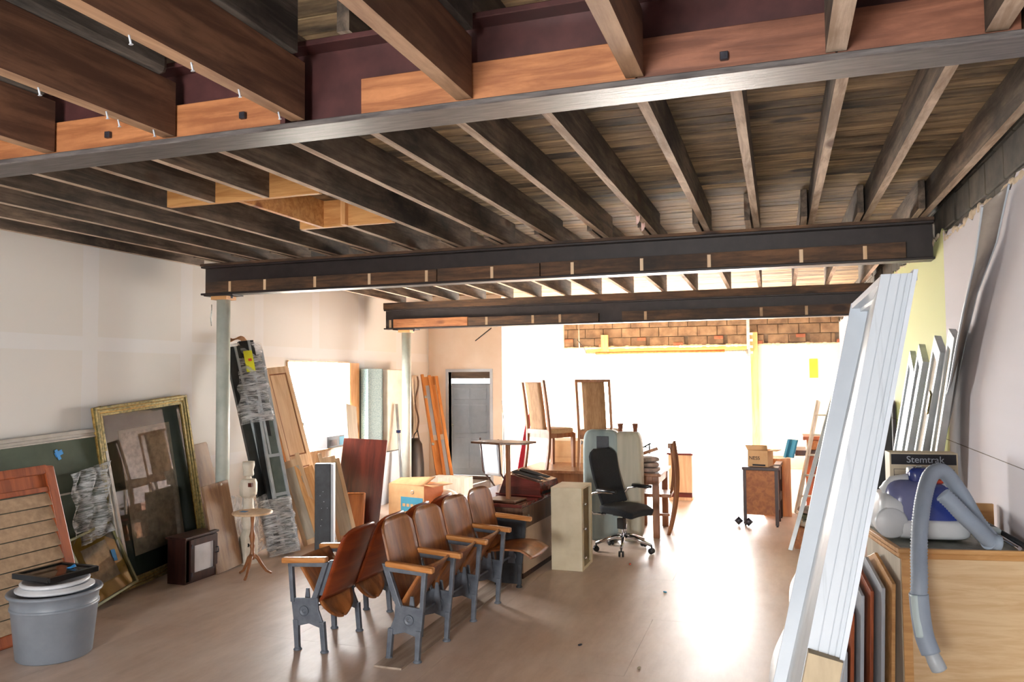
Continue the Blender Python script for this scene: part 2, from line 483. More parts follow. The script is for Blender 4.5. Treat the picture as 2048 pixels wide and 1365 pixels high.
class G:
    """collects shapes into one mesh"""

    def __init__(self):
        self.bm = bmesh.new()

    def box(self, x0, x1, y0, y1, z0, z1, mx=None):
        vs = [self.bm.verts.new((x, y, z)) for x in (x0, x1) for y in (y0, y1) for z in (z0, z1)]
        for f in ((0, 1, 3, 2), (4, 6, 7, 5), (0, 4, 5, 1), (2, 3, 7, 6), (0, 2, 6, 4), (1, 5, 7, 3)):
            self.bm.faces.new([vs[i] for i in f])
        if mx is not None:
            for v in vs:
                v.co = mx @ v.co
        return self

    def hexa(self, pts):
        """eight corners: four at the bottom then four at the top, same turn"""
        vs = [self.bm.verts.new(p) for p in pts]
        for f in ((0, 3, 2, 1), (4, 5, 6, 7), (0, 1, 5, 4), (1, 2, 6, 5), (2, 3, 7, 6), (3, 0, 4, 7)):
            self.bm.faces.new([vs[i] for i in f])
        return self

    def quad(self, x0, x1, y0, y1, z):
        self.bm.faces.new([self.bm.verts.new(p) for p in ((x0, y0, z), (x1, y0, z), (x1, y1, z), (x0, y1, z))])
        return self

    def bar(self, a, b, w, h, upv=(0, 0, 1)):
        a, b = Vector(a), Vector(b)
        d = (b - a).normalized()
        s = d.cross(Vector(upv))
        if s.length < 1e-4:
            s = d.cross(Vector((1, 0, 0)))
        s.normalize()
        t = s.cross(d)
        p = [a - s * w / 2 - t * h / 2, a + s * w / 2 - t * h / 2, a + s * w / 2 + t * h / 2, a - s * w / 2 + t * h / 2]
        return self.hexa(p + [q + (b - a) for q in p])

    def tube(self, pts, r, n=10, cap=True):
        pts = [Vector(p) for p in pts]
        rs = r if isinstance(r, (list, tuple)) else [r] * len(pts)
        rings = []
        prev = None
        for i, p in enumerate(pts):
            d = (pts[min(i + 1, len(pts) - 1)] - pts[max(i - 1, 0)]).normalized()
            if prev is None:
                s = d.orthogonal().normalized()
            else:
                s = (prev - d * prev.dot(d))
                s = s.normalized() if s.length > 1e-5 else d.orthogonal().normalized()
            prev = s
            t = d.cross(s)
            rings.append([self.bm.verts.new(p + (s * math.cos(2 * PI * k / n) + t * math.sin(2 * PI * k / n)) * rs[i]) for k in range(n)])
        for a, b in zip(rings, rings[1:]):
            for k in range(n):
                f = self.bm.faces.new((a[k], a[(k + 1) % n], b[(k + 1) % n], b[k]))
                f.smooth = True
        if cap:
            self.bm.faces.new(rings[0][::-1])
            self.bm.faces.new(rings[-1])
        return self

    def lathe(self, prof, n=24, c=(0, 0, 0), mx=None, sx=1, sy=1):
        c = Vector(c)
        rings = []
        new = []
        for r, z in prof:
            if r < 1e-5:
                v = self.bm.verts.new(c + Vector((0, 0, z)))
                rings.append([v])
                new.append(v)
            else:
                ring = [self.bm.verts.new(c + Vector((r * sx * math.cos(2 * PI * k / n), r * sy * math.sin(2 * PI * k / n), z))) for k in range(n)]
                rings.append(ring)
                new += ring
        for a, b in zip(rings, rings[1:]):
            if len(a) == 1 and len(b) == 1:
                continue
            for k in range(n):
                k2 = (k + 1) % n
                if len(a) == 1:
                    f = self.bm.faces.new((a[0], b[k2], b[k]))
                elif len(b) == 1:
                    f = self.bm.faces.new((a[k], a[k2], b[0]))
                else:
                    f = self.bm.faces.new((a[k], a[k2], b[k2], b[k]))
                f.smooth = True
        if mx is not None:
            for v in new:
                v.co = mx @ v.co
        return self

    def prism(self, poly, d0, d1, axis='y'):
        """polygon extruded along an axis; for axis y the polygon is (x, z)"""
        def P(p, d):
            return {'y': (p[0], d, p[1]), 'x': (d, p[0], p[1]), 'z': (p[0], p[1], d)}[axis]
        a = [self.bm.verts.new(P(p, d0)) for p in poly]
        b = [self.bm.verts.new(P(p, d1)) for p in poly]
        n = len(poly)
        self.bm.faces.new(a)
        self.bm.faces.new(b[::-1])
        for i in range(n):
            self.bm.faces.new((a[i], b[i], b[(i + 1) % n], a[(i + 1) % n]))
        return self

    def sheet(self, fn, nu, nv, th, smooth=True):
        """thick curved sheet; fn(u, v) gives a point, u and v in 0..1"""
        top = [[Vector(fn(i / nu, j / nv)) for j in range(nv + 1)] for i in range(nu + 1)]
        nrm = [[None] * (nv + 1) for _ in range(nu + 1)]
        for i in range(nu + 1):
            for j in range(nv + 1):
                a = top[min(i + 1, nu)][j] - top[max(i - 1, 0)][j]
                b = top[i][min(j + 1, nv)] - top[i][max(j - 1, 0)]
                c = a.cross(b)
                nrm[i][j] = c.normalized() if c.length > 1e-9 else Vector((0, 0, 1))
        A = [[self.bm.verts.new(top[i][j] + nrm[i][j] * th / 2) for j in range(nv + 1)] for i in range(nu + 1)]
        B = [[self.bm.verts.new(top[i][j] - nrm[i][j] * th / 2) for j in range(nv + 1)] for i in range(nu + 1)]
        for i in range(nu):
            for j in range(nv):
                f = self.bm.faces.new((A[i][j], A[i + 1][j], A[i + 1][j + 1], A[i][j + 1]))
                g = self.bm.faces.new((B[i][j], B[i][j + 1], B[i + 1][j + 1], B[i + 1][j]))
                f.smooth = g.smooth = smooth
        for i in range(nu):
            self.bm.faces.new((A[i][0], B[i][0], B[i + 1][0], A[i + 1][0]))
            self.bm.faces.new((A[i][nv], A[i + 1][nv], B[i + 1][nv], B[i][nv]))
        for j in range(nv):
            self.bm.faces.new((A[0][j], A[0][j + 1], B[0][j + 1], B[0][j]))
            self.bm.faces.new((A[nu][j], B[nu][j], B[nu][j + 1], A[nu][j + 1]))
        return self

    def blob(self, c, rad, e=.5, n=20, zcut=None):
        """superellipsoid"""
        cx, cy, cz = c
        a, b, h = rad

        def sp(v, p):
            return math.copysign(abs(v) ** p, v)
        rings = []
        for i in range(n // 2 + 1):
            ph = -PI / 2 + PI * i / (n // 2)
            z = cz + h * sp(math.sin(ph), e)
            if zcut is not None:
                z = max(z, zcut)
            ring = [self.bm.verts.new((cx + a * sp(math.cos(ph), e) * sp(math.cos(2 * PI * k / n), e), cy + b * sp(math.cos(ph), e) * sp(math.sin(2 * PI * k / n), e), z)) for k in range(n)]
            rings.append(ring)
        for p, q in zip(rings, rings[1:]):
            for k in range(n):
                f = self.bm.faces.new((p[k], p[(k + 1) % n], q[(k + 1) % n], q[k]))
                f.smooth = True
        return self

    def build(self, name, m, parent=None, bevel=0.0, seg=2, xf=None, weld=True, under=None):
        if weld:
            bmesh.ops.remove_doubles(self.bm, verts=self.bm.verts, dist=1e-5)
        bmesh.ops.recalc_face_normals(self.bm, faces=self.bm.faces)
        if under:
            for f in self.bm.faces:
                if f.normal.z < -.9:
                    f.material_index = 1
        me = bpy.data.meshes.new(name)
        self.bm.to_mesh(me)
        self.bm.free()
        mm = M[m] if isinstance(m, str) else m
        leaning = parent is not None and parent.name in LEANING
        if not leaning and parent is None and xf is not None:
            leaning = abs((xf.to_3x3() @ Vector((0, 1, 0))).z) > .8
        if leaning and mm.name in UPRIGHT:
            key = mm.name + ' upright'
            if key not in M:
                a = UPRIGHT[mm.name]
                M[key] = wood(key, *a[1:])
            mm = M[key]
        me.materials.append(mm)
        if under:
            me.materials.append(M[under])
        o = bpy.data.objects.new(name, me)
        COL.objects.link(o)
        if parent is not None:
            o.parent = parent
        if xf is not None:
            o.matrix_basis = xf
        if bevel:
            md = o.modifiers.new('edge', 'BEVEL')
            md.width = bevel
            md.segments = seg
            md.limit_method = 'ANGLE'
            md.angle_limit = R(40)
        return o


def tag(o, label, cat, group=None, kind=None):
    o['label'] = label
    o['category'] = cat
    if group:
        o['group'] = group
    if kind:
        o['kind'] = kind
    return o


def thing(name, label, cat, loc=(0, 0, 0), rz=0.0, group=None, mx=None):
    o = bpy.data.objects.new(name, None)
    o.empty_display_size = .1
    COL.objects.link(o)
    o.matrix_basis = mx if mx is not None else Matrix.Translation(loc) @ Matrix.Rotation(rz, 4, 'Z')
    if mx is not None and abs((mx.to_3x3() @ Vector((0, 1, 0))).z) > .8:
        LEANING.add(o.name)
    return tag(o, label, cat, group)


def frame_at(p0, p1, p2):
    """matrix of a leaning panel: x along p0->p1, y up towards p2, z out of its face; also its width and height"""
    p0, p1, p2 = Vector(p0), Vector(p1), Vector(p2)
    v = p2 - p0
    h = v.length
    v.normalize()
    u = p1 - p0
    w = u.length
    u = (u - v * u.dot(v)).normalized()
    n = u.cross(v)
    return Matrix(((u.x, v.x, n.x, p0.x), (u.y, v.y, n.y, p0.y), (u.z, v.z, n.z, p0.z), (0, 0, 0, 1))), w, h


def struct(g, name, m, parent=None, **k):
    o = g.build(name, m, parent, **k)
    o['kind'] = 'structure'
    return o


def label_part(o, text):
    o['label'] = text
    return o


def share(me, name, parent, mx=None):
    o = bpy.data.objects.new(name, me)
    COL.objects.link(o)
    o.parent = parent
    if mx is not None:
        o.matrix_basis = mx
    return o


ORD = ['first', 'second', 'third', 'fourth', 'fifth', 'sixth', 'seventh', 'eighth', 'ninth', 'tenth', 'eleventh', 'twelfth', 'thirteenth', 'fourteenth', 'fifteenth', 'sixteenth', 'seventeenth', 'eighteenth', 'nineteenth']

# ------------------------------------------------------------------ structure
XL, XR, YB, YF = -5.85, 1.15, 17.0, -3.5
# floor in sheets
fl = G().box(XL - .3, XR + .3, YF - .3, YB + .1, -.25, -.021)
floor = struct(fl, 'floor', 'floor')
y = YF
row = 0
while y < YB:
    x = XL - (0 if row % 2 else 1.22)
    y1 = min(y + 1.22, YB)
    while x < XR:
        x0, x1 = max(x, XL), min(x + 2.44, XR)
        if x1 > x0 + .02:
            G().box(x0 + .0008, x1 - .0008, y + .0008, y1 - .0008, -.02, 0).build('floor_sheet', 'floor', floor)
        x += 2.44
    y += 1.22
    row += 1
struct(G().box(-30, 30, YB + .1, 45, -.3, -.03), 'pavement', 'concrete')
struct(G().box(-30, XL - .3, -8, YB + .1, -.5, -.2), 'side_yard', 'concrete')

# left wall with an opening
WY0, WY1, WZ0, WZ1 = 8.55, 10.02, .95, 2.1
g = G()
g.box(XL - .12, XL, YF, WY0, 0, 3.3).box(XL - .12, XL, WY1, 12.92, 0, 3.3).box(-6.3, XL, 12.8, 12.92, 0, 3.3).box(-6.3, -6.2, 12.92, 13.7, 0, 3.3)
g.box(XL - .12, XL, WY0, WY1, 0, WZ0).box(XL - .12, XL, WY0, WY1, WZ1, 3.3)
struct(g, 'wall_left', 'drywall')
g = G().box(XL - .12, XL + .02, WY0 - .02, WY0, WZ0, WZ1).box(XL - .12, XL + .02, WY0, WY1, WZ1, WZ1 + .02).box(XL - .12, XL + .02, WY0, WY1, WZ0 - .02, WZ0)
struct(g, 'window_1', 'honey')
o = G().box(XL + .001, XL + .04, WY1, WY1 + .27, WZ0, WZ1).build('window_stud', 'newlumber_z')
tag(o, 'tan timber jamb boarding the right edge of the bright side window', 'timber')

# right wall: wallboard below, bare sooty blocks above
g = G()
rnd = random.Random(3)
ys = [YF + i * .12 for i in range(int((YB - YF) / .12) + 1)] + [YB]
top = [2.86 + (.05 if yy > 6.4 else 0) + rnd.uniform(-.035, .035) for yy in ys]
poly = [(YF, 0), (YB, 0)] + [(yy, tz) for yy, tz in zip(ys[::-1], top[::-1])]
g.prism(poly, XR, XR + .03, 'x')
wr = struct(g, 'wall_right', 'rightwall')
struct(G().box(XR + .035, XR + .25, YF, YB, 0, 3.35), 'wall_5', 'mortar')
bp_ = None
for c in range(3):
    z = 2.72 + c * .203
    yy = -1.0 + (.2 if c % 2 else 0)
    while yy < YB - .4:
        dx = rnd.uniform(-.006, .006)
        blk = G().box(XR + .01 + dx, XR + .06, yy + .005, yy + .397, z + .005, z + .198).build('block', 'block', wr, bevel=.006, seg=1)
        yy += .402
g = G()
for yy in [3 + i * .09 for i in range(120)]:
    zt = 2.86 + (.05 if yy > 6.4 else 0)
    g.blob((XR + .006, yy + rnd.uniform(0, .05), zt + rnd.uniform(-.02, .02)), (rnd.uniform(.006, .014), rnd.uniform(.04, .09), rnd.uniform(.01, .035)), 1, 8)
o = g.build('plaster_edge', 'plaster', wr)
o['kind'] = 'stuff'
# red conduit line and screws on the right wall
o = G().box(XR - .002, XR, 4.2, 12, 1.405, 1.409).build('wall_seam', 'mortar', wr)

# back wall with the garage opening
GX0, GX1, GZ = -3.95, -.56, 2.38
g = G().box(-4.6, GX0, YB, YB + .15, 0, 2.5).box(GX1, XR + .1, YB, YB + .15, 0, 2.5).box(GX0, GX1, YB, YB + .15, GZ + .1, 2.5)
wb = struct(g, 'wall_back', 'backwall')
struct(G().box(-6.2, XR + .1, YB + .02, YB + .2, 2.5, 3.4), 'wall_6', 'mortar')
for c in range(4):
    z = 2.5 + c * .2
    x = -5.0 + (.2 if c % 2 else 0)
    i = 0
    while x < XR - .02:
        w = min(.4, XR - x)
        if c == 0 and i % 2 == 1:
            w2 = w - .07
            G().box(x + .005, x + w2 - .005, YB - .03, YB + .02, z + rnd.uniform(0, .03), z + .194).build('block', 'block_back', wb, bevel=.008, seg=1)
            if i % 4 == 1:
                G().box(x + w2 - .19, x + w2 - .01, YB - .045, YB - .02, z + .12, z + .19).build('brick', 'brick', wb, bevel=.006, seg=1)
            if i % 4 == 3:
                G().box(x + .1, x + .3, YB - .045, YB - .02, z + .0, z + .07).build('brick', 'brick', wb, bevel=.006, seg=1)
        elif w > .06:
            G().box(x + .005, x + w - .005, YB - .03 + rnd.uniform(-.006, .006), YB + .02, z + .005, z + .194).build('block', 'block_back', wb, bevel=.006, seg=1)
        x += .4
        i += 1
g = G()
for i in range(75):
    x = -4.95 + i * .081
    g.blob((x, YB - .03, 2.49), (rnd.uniform(.05, .09), rnd.uniform(.01, .03), rnd.uniform(.015, .04)), 1, 8)
o = g.build('plaster_edge', 'plaster', wb)
o['kind'] = 'stuff'
struct(G().box(GX0 - .04, GX1 + .02, YB - .03, YB + .16, GZ, GZ + .1), 'trim_1', 'newlumber')
# partition with the small door
DX0, DX1, DZ = -5.47, -4.70, 1.97
PX = -4.48
g = G().box(XL, DX0, 12.8, 12.92, 0, 3.3).box(DX1, PX, 12.8, 12.92, 0, 3.3).box(DX0, DX1, 12.8, 12.92, DZ, 3.3)
g.box(PX - .12, PX, 12.92, YB, 0, 3.3)
struct(g, 'wall_partition', 'backwall')
g = G().box(DX0 - .05, DX0, 12.785, 12.93, 0, DZ + .05).box(DX1, DX1 + .05, 12.785, 12.93, 0, DZ + .05).box(DX0, DX1, 12.785, 12.93, DZ, DZ + .05)
struct(g, 'trim_2', 'white')
# outer door seen through the doorway
d = bpy.data.objects.new('door_1', None)
COL.objects.link(d)
d['kind'] = 'structure'
d.location = (-5.86, 13.75, .065)
G().box(0, .80, 0, .04, 0, 1.70).build('door_leaf', 'doorblue', d)
for px0 in (.08, .43):
    for z0, z1 in ((.12, .68), (.78, 1.3), (1.4, 1.6)):
        G().box(px0, px0 + .31, -.006, .0, z0, z1).build('door_panel', 'doorblue', d, bevel=.005, seg=1)
G().lathe([(0, 0), (.02, 0), (.028, .03), (.02, .05), (0, .055)], 14, mx=Matrix.Translation((.06, 0, .92)) @ Matrix.Rotation(R(90), 4, 'X')).build('door_handle', 'galv', d)
g = G().box(-6.3, -5.88, 13.7, 13.85, 0, 3.3).box(-5.04, PX - .12, 13.7, 13.85, 0, 3.3).box(-5.88, -5.04, 13.7, 13.85, 1.85, 3.3)
g.box(-5.88, -5.04, 13.7, 13.9, 0, .06)
struct(g, 'trim_3', 'rawdark')

# unseen front wall behind the camera, window opening sized and placed for fill light
g = G().box(XL, XR, YF - .15, YF, 0, .35).box(XL, XR, YF - .15, YF, 2.8, 3.35)
g.box(XL, -2.35, YF - .15, YF, .35, 2.8).box(-.65, XR, YF - .15, YF, .35, 2.8).box(-2.35, -.65, YF - .15, YF, .35, .85).box(-2.35, -.65, YF - .15, YF, 2.15, 2.8)
struct(g, 'wall_front', 'drywall')

# roof deck and planks
ceil = struct(G().box(XL - .2, XR + .2, YF - .2, YB + .2, 3.33, 3.45), 'ceiling', 'deck1')
PW = .135
near_me = G().box(XL, XR, 0, PW - .005, 0, .024).build('plank', 'deck1', ceil, bevel=.003, seg=1)
far_me = G().box(XL, XR, 0, PW - .005, 0, .024).build('plank', 'deck', ceil, bevel=.003, seg=1)
n1 = n2 = 0
y = .2
while y < YB - PW:
    src = near_me if y < 2.45 else far_me
    z = 3.298 + rnd.uniform(0, .005)
    if -0 < n1 and src is near_me or n2 > 0 and src is far_me:
        o = src.copy()
        COL.objects.link(o)
    else:
        o = src
    o.matrix_basis = Matrix.Translation((0, y, z)) @ Matrix.Rotation(rnd.uniform(-.004, .004), 4, 'X')
    n1 += src is near_me
    n2 += src is far_me
    y += PW

# steel beams


def steel_beam(name, label, y, z0, x0, x1, web, fl_, depth=.3, flw=.16):
    t = thing(name, label, 'beam', (0, y, z0))
    h = flw / 2
    G().box(x0, x1, -h, h, 0, .02).build('bottom_flange', fl_, t, bevel=.003, seg=1)
    G().box(x0, x1, -.006, .006, .02, depth - .02).build('web', web, t)
    G().box(x0, x1, -h, h, depth - .02, depth).build('top_flange', web, t, bevel=.003, seg=1)
    return t


b1 = steel_beam('steel_beam', 'near steel ceiling beam with maroon web, orange fir boards and grey worn lower flange', 2.40, 2.76, -5.8, XR, 'steel', 'flange')
for x0, x1, m in ((-5.6, -1.62, 'nailer'), (-1.32, -.39, 'nailer'), (-.385, .17, 'nailer_red'), (.175, .62, 'nailer_red'), (.63, 1.14, 'nailer_dark')):
    G().box(x0, x1, -.05, -.007, .022, .150).build('nailer', m, b1, bevel=.002, seg=1)
G().box(-1.62, -1.60, -.078, -.007, .02, .28).build('stiffener', 'steel', b1)
for x, z in ((-2.40, .07), (-1.79, .075), (-.13, .06)):
    G().box(x - .012, x + .012, -.066, -.05, z - .012, z + .012).build('bolt', 'bolt', b1, bevel=.002, seg=1)
b2 = steel_beam('steel_beam', 'middle sooty steel beam whose left end rests on the front pipe column', 6.82, 2.76, -5.66, XR, 'steel_dark', 'steel_dark')
label_part(G().box(-5.6, -3.0, -.075, -.007, .022, .135).build('nailer', 'nailer_dark', b2), 'blackened board')
G().box(-2.99, -2.0, -.075, -.007, .022, .14).build('nailer', 'nailer_dark', b2)
G().box(-1.99, .95, -.075, -.007, .022, .145).build('nailer', 'nailer_dark', b2)
G().box(-5.66, XR, -.09, .09, .3, .325).build('top_plate', 'nailer_dark', b2)
for x in (-5.3, -4.88, -4.3, -3.7, -3.1, -2.45, -1.7, -1.09, -.53, .19, .66):
    G().box(x - .014, x + .014, -.079, -.074, .025, .13).build('pale_stub_mark', 'honey', b2)
b3 = steel_beam('steel_beam', 'far sooty steel beam above the dining tables, ending on the rear pipe column', 10.84, 2.615, -5.66, XR, 'steel_dark', 'steel_dark')
label_part(G().box(-5.5, -4.3, -.075, -.007, .022, .15).build('nailer', 'nailer', b3), 'orange brown fir board')
G().box(-4.29, -2.35, -.075, -.007, .022, .14).build('nailer', 'nailer_dark', b3)
G().box(-2.02, XR, -.075, -.007, .022, .15).build('nailer', 'nailer_dark', b3)
G().box(-5.66, XR, -.09, .09, .3, .40).build('top_plate', 'nailer_dark', b3)
for x in (-5.55, -4.0, -3.3, -2.9, -1.7, -.2, .35):
    G().box(x - .018, x + .018, -.079, -.074, .025, .14).build('pale_stub_mark', 'ribboard', b3)

# joists between near and middle beams
xs2 = [1.075, .665, .27, -.145, -.54, -.975, -1.395, -1.85, -2.305, -2.75, -3.19, -3.62, -4.05, -4.48, -4.92, -5.36, -5.79]
SK = (-3.19, -3.62)
for i, x in enumerate(xs2):
    t = thing('ceiling_joist', ORD[i] + ' ceiling joist from the right wall, between the near and middle steel beams', 'joist', (x, 0, 3.09), 0, 'joists of the middle bay')
    spans = [(2.36, 6.92)]
    if x in SK:
        spans = [(2.36, 4.42), (5.5, 6.92)]
    for a, b_ in spans:
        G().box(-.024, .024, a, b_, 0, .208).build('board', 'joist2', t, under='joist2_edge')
    zt = 2.36
# joists of the far bay lap past the middle beam
xs3 = [x - .062 for x in xs2]
for i, x in enumerate(xs3):
    if x < XL + .03:
        continue
    t = thing('ceiling_joist', ORD[i] + ' ceiling joist from the right wall, between the middle and far steel beams', 'joist', (x, 0, 0), 0, 'joists of the far bay')
    g = G()
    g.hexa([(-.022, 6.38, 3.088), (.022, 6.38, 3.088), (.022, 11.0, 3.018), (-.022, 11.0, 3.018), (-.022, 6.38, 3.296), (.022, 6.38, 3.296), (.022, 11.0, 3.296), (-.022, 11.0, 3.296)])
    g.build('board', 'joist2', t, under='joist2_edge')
# joists of the near bay: a brown board with an older sooty board above it
xs1 = [1.02, .56, .17, -.39, -.94, -1.56, -2.11, -2.69, -3.25, -3.8, -4.4, -5.0, -5.6]
for i, x in enumerate(xs1):
    t = thing('ceiling_joist', ORD[i] + ' ceiling joist from the right wall, on the camera side of the near steel beam', 'joist', (x, 0, 2.79), 0, 'joists of the near bay')
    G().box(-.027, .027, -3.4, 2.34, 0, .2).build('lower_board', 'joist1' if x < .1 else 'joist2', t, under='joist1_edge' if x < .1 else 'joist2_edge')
    if x < .1:
        e = 2.30 + rnd.uniform(-.06, 0)
        G().box(.0, .05, -3.4, e, .202, .50).build('upper_board', 'joist1_old', t, bevel=.03 if x == -2.11 else .004, seg=2)
    else:
        G().box(-.05, .0, -3.4, 2.28, .202, .50).build('upper_board', 'joist1', t, bevel=.004, seg=1)
# small nails in two joists
for x, y in ((-2.115, 1.80), (-2.135, 2.04), (-2.105, 2.10), (-2.10, 2.26), (-1.555, 1.50), (-1.56, 1.76), (-1.55, 2.06), (-1.56, 2.26), (-2.1, 1.5)):
    pass
nails = [(-2.118, 1.80), (-2.1, 2.04), (-2.13, 2.12), (-2.10, 2.25), (-1.575, 1.6), (-1.55, 1.8), (-1.56, 2.02), (-1.57, 2.24)]
for i, (x, y) in enumerate(nails):
    o = G().tube([(0, 0, 0), (.004, .003, -.024)], .0028, 6).tube([(.004, .003, -.024), (.0042, .0032, -.0255)], .006, 6).build('nail', 'white', None, xf=Matrix.Translation((x, y, 2.791)))
    j = 'seventh' if i < 4 else 'sixth'
    tag(o, '%s nail, from the camera, under the %s near-bay joist from the right wall' % (ORD[i % 4], j), 'nail', 'nails under the %s near joist' % j)
o = G().blob((0, 0, 0), (.004, .05, .03), 1, 12).build('plaster_scrap', 'pink', None, xf=Matrix.Translation((-2.66, 2.05, 2.88)) @ Matrix.Rotation(.4, 4, 'X'))
tag(o, 'pinkish white scrap stuck to a joist side at top left', 'scrap')

# framed roof opening of new lumber
t = thing('roof_opening_frame', 'boxed roof opening framed in new orange lumber between the old joists', 'frame', (-3.42, 4.45, 3.09))
G().box(-.58, .63, -.03, .01, 0, .2).build('header', 'newlumber', t)
G().box(-.2, .63, 1.01, 1.05, 0, .2).build('header', 'newlumber', t)
G().box(-.02, .02, .01, 1.01, 0, .45).build('trimmer', 'newlumber', t)
G().box(.6, .64, .01, 1.01, .2, .45).build('trimmer', 'newlumber', t)
G().box(-.02, .64, 1.01, 1.05, .2, .45).build('trimmer', 'newlumber', t)
G().box(.2, .24, .96, 1.01, .0, .4).build('stud', 'newlumber_z', t)

# pipe columns


def column(label, x, y, z1, r):
    t = thing('pipe_column', label, 'column', (x, y, 0))
    G().lathe([(0, .01), (r, .01), (r, z1 - .05), (0, z1 - .05)], 24).build('pipe', 'pipe', t)
    G().box(-r * 1.4, r * 1.4, -r * 1.2, r * 1.2, z1 - .05, z1 - .012).build('wood_shim', 'honey_x', t, bevel=.004)
    G().box(-r * 2.6, r * 2.6, -r * 1.3, r * 1.3, z1 - .012, z1).build('cap_plate', 'steel_dark', t)
    G().box(-r * 1.4, r * 1.4, -r * 1.4, r * 1.4, 0, .01).build('base_plate', 'steel_dark', t)
    G().lathe([(0, 0), (.012, 0), (.012, .03), (0, .03)], 8, (r * 2.2, -r * .9, z1 - .04)).build('bolt', 'bolt', t)
    return t


c1 = column('pale green steel pipe column under the middle beam, by the left wall', -5.435, 6.82, 2.758, .068)
G().tube([(-.1, -.06, 2.66), (-.095, -.065, 2.6), (-.11, -.06, 2.52), (-.1, -.06, 2.44)], .006, 6).build('hanging_strap', 'galv', c1)
c2 = column('cream steel pipe column under the far beam, behind the cardboard box', -5.32, 10.84, 2.613, .07)

# ------------------------------------------------------------------ theater seats


def curve_back(g, y0, y1, th=.013, lean=None):
    yc, hw0 = (y0 + y1) / 2, (y1 - y0) / 2 - .012

    def fn(u, v):
        s = 2 * u - 1
        z = .35 + .565 * v
        hw = hw0 * (1 - .22 * max(0, (v - .86) / .14) ** 2.5)
        x = .062 - .135 * v - .03 * (1 - s * s) + .03 * max(0, .25 - v) * 2
        if lean:
            z = .35 + (lean[1] - .35) * v
            x = .04 + (lean[0] - .04) * v - .03 * (1 - s * s)
        return (x, yc + hw * s, z - .02 * abs(s) ** 4 * max(0, (v - .8) / .2))
    return g.sheet(fn, 12, 14, th)


def seat_up(g, y0, y1):
    yc, hw0 = (y0 + y1) / 2, (y1 - y0) / 2 - .03

    def fn(u, v):
        s = 2 * u - 1
        th = min(v / .5, 1) * PI / 2
        hw = hw0 * max(.06, math.sin(th))
        v = .42 * (1 - math.cos(th)) if v < .5 else .42 + .58 * (v - .5) / .5
        x = .0 + .265 * v ** 1.15 - .02 * (s * s)
        return (x, yc + hw * s, .19 + .43 * v)
    return g.sheet(fn, 10, 18, .015)


def seat_down(g, y0, y1):
    yc, hw0 = (y0 + y1) / 2, (y1 - y0) / 2 - .03

    def fn(u, v):
        s = 2 * u - 1
        return (.06 + .44 * v, yc + hw0 * s * (1 if v > .2 else .8 + v), .385 + .035 * math.sin(v * 2.6) - .05 * max(0, v - .8) * 4 + .02 * s * s)
    return g.sheet(fn, 10, 14, .015)


def standard_mesh(solid=False):
    g = G()
    h = .017
    g.prism([(-.035, .62), (.0, .62), (.10, .355), (.052, .37)], -h, h)
    g.prism([(-.03, .62), (.285, .605), (.285, .572), (-.02, .588)], -h, h)
    g.prism([(.285, .6), (.252, .6), (.234, .33), (.262, .33)], -h, h)
    g.prism([(.05, .37), (.262, .355), (.240, .18), (.2, .168), (.12, .19), (.04, .168), (-.002, .18), (.018, .225), (.045, .29)], -.009, .009)
    g.prism([(-.002, .21), (.036, .21), (.016, .012), (-.018, .012)], -h, h)
    g.prism([(.204, .21), (.244, .21), (.228, .012), (.196, .012)], -h, h)
    for x in (-.001, .212):
        g.lathe([(0, 0), (.03, 0), (.03, .007), (.018, .022), (.0, .03)], 14, (x, 0, 0))
    if solid:
        g.box(.0, .27, -.012, .012, .33, .6)
        g.box(.0, .235, -.012, .012, .03, .33)
    return g


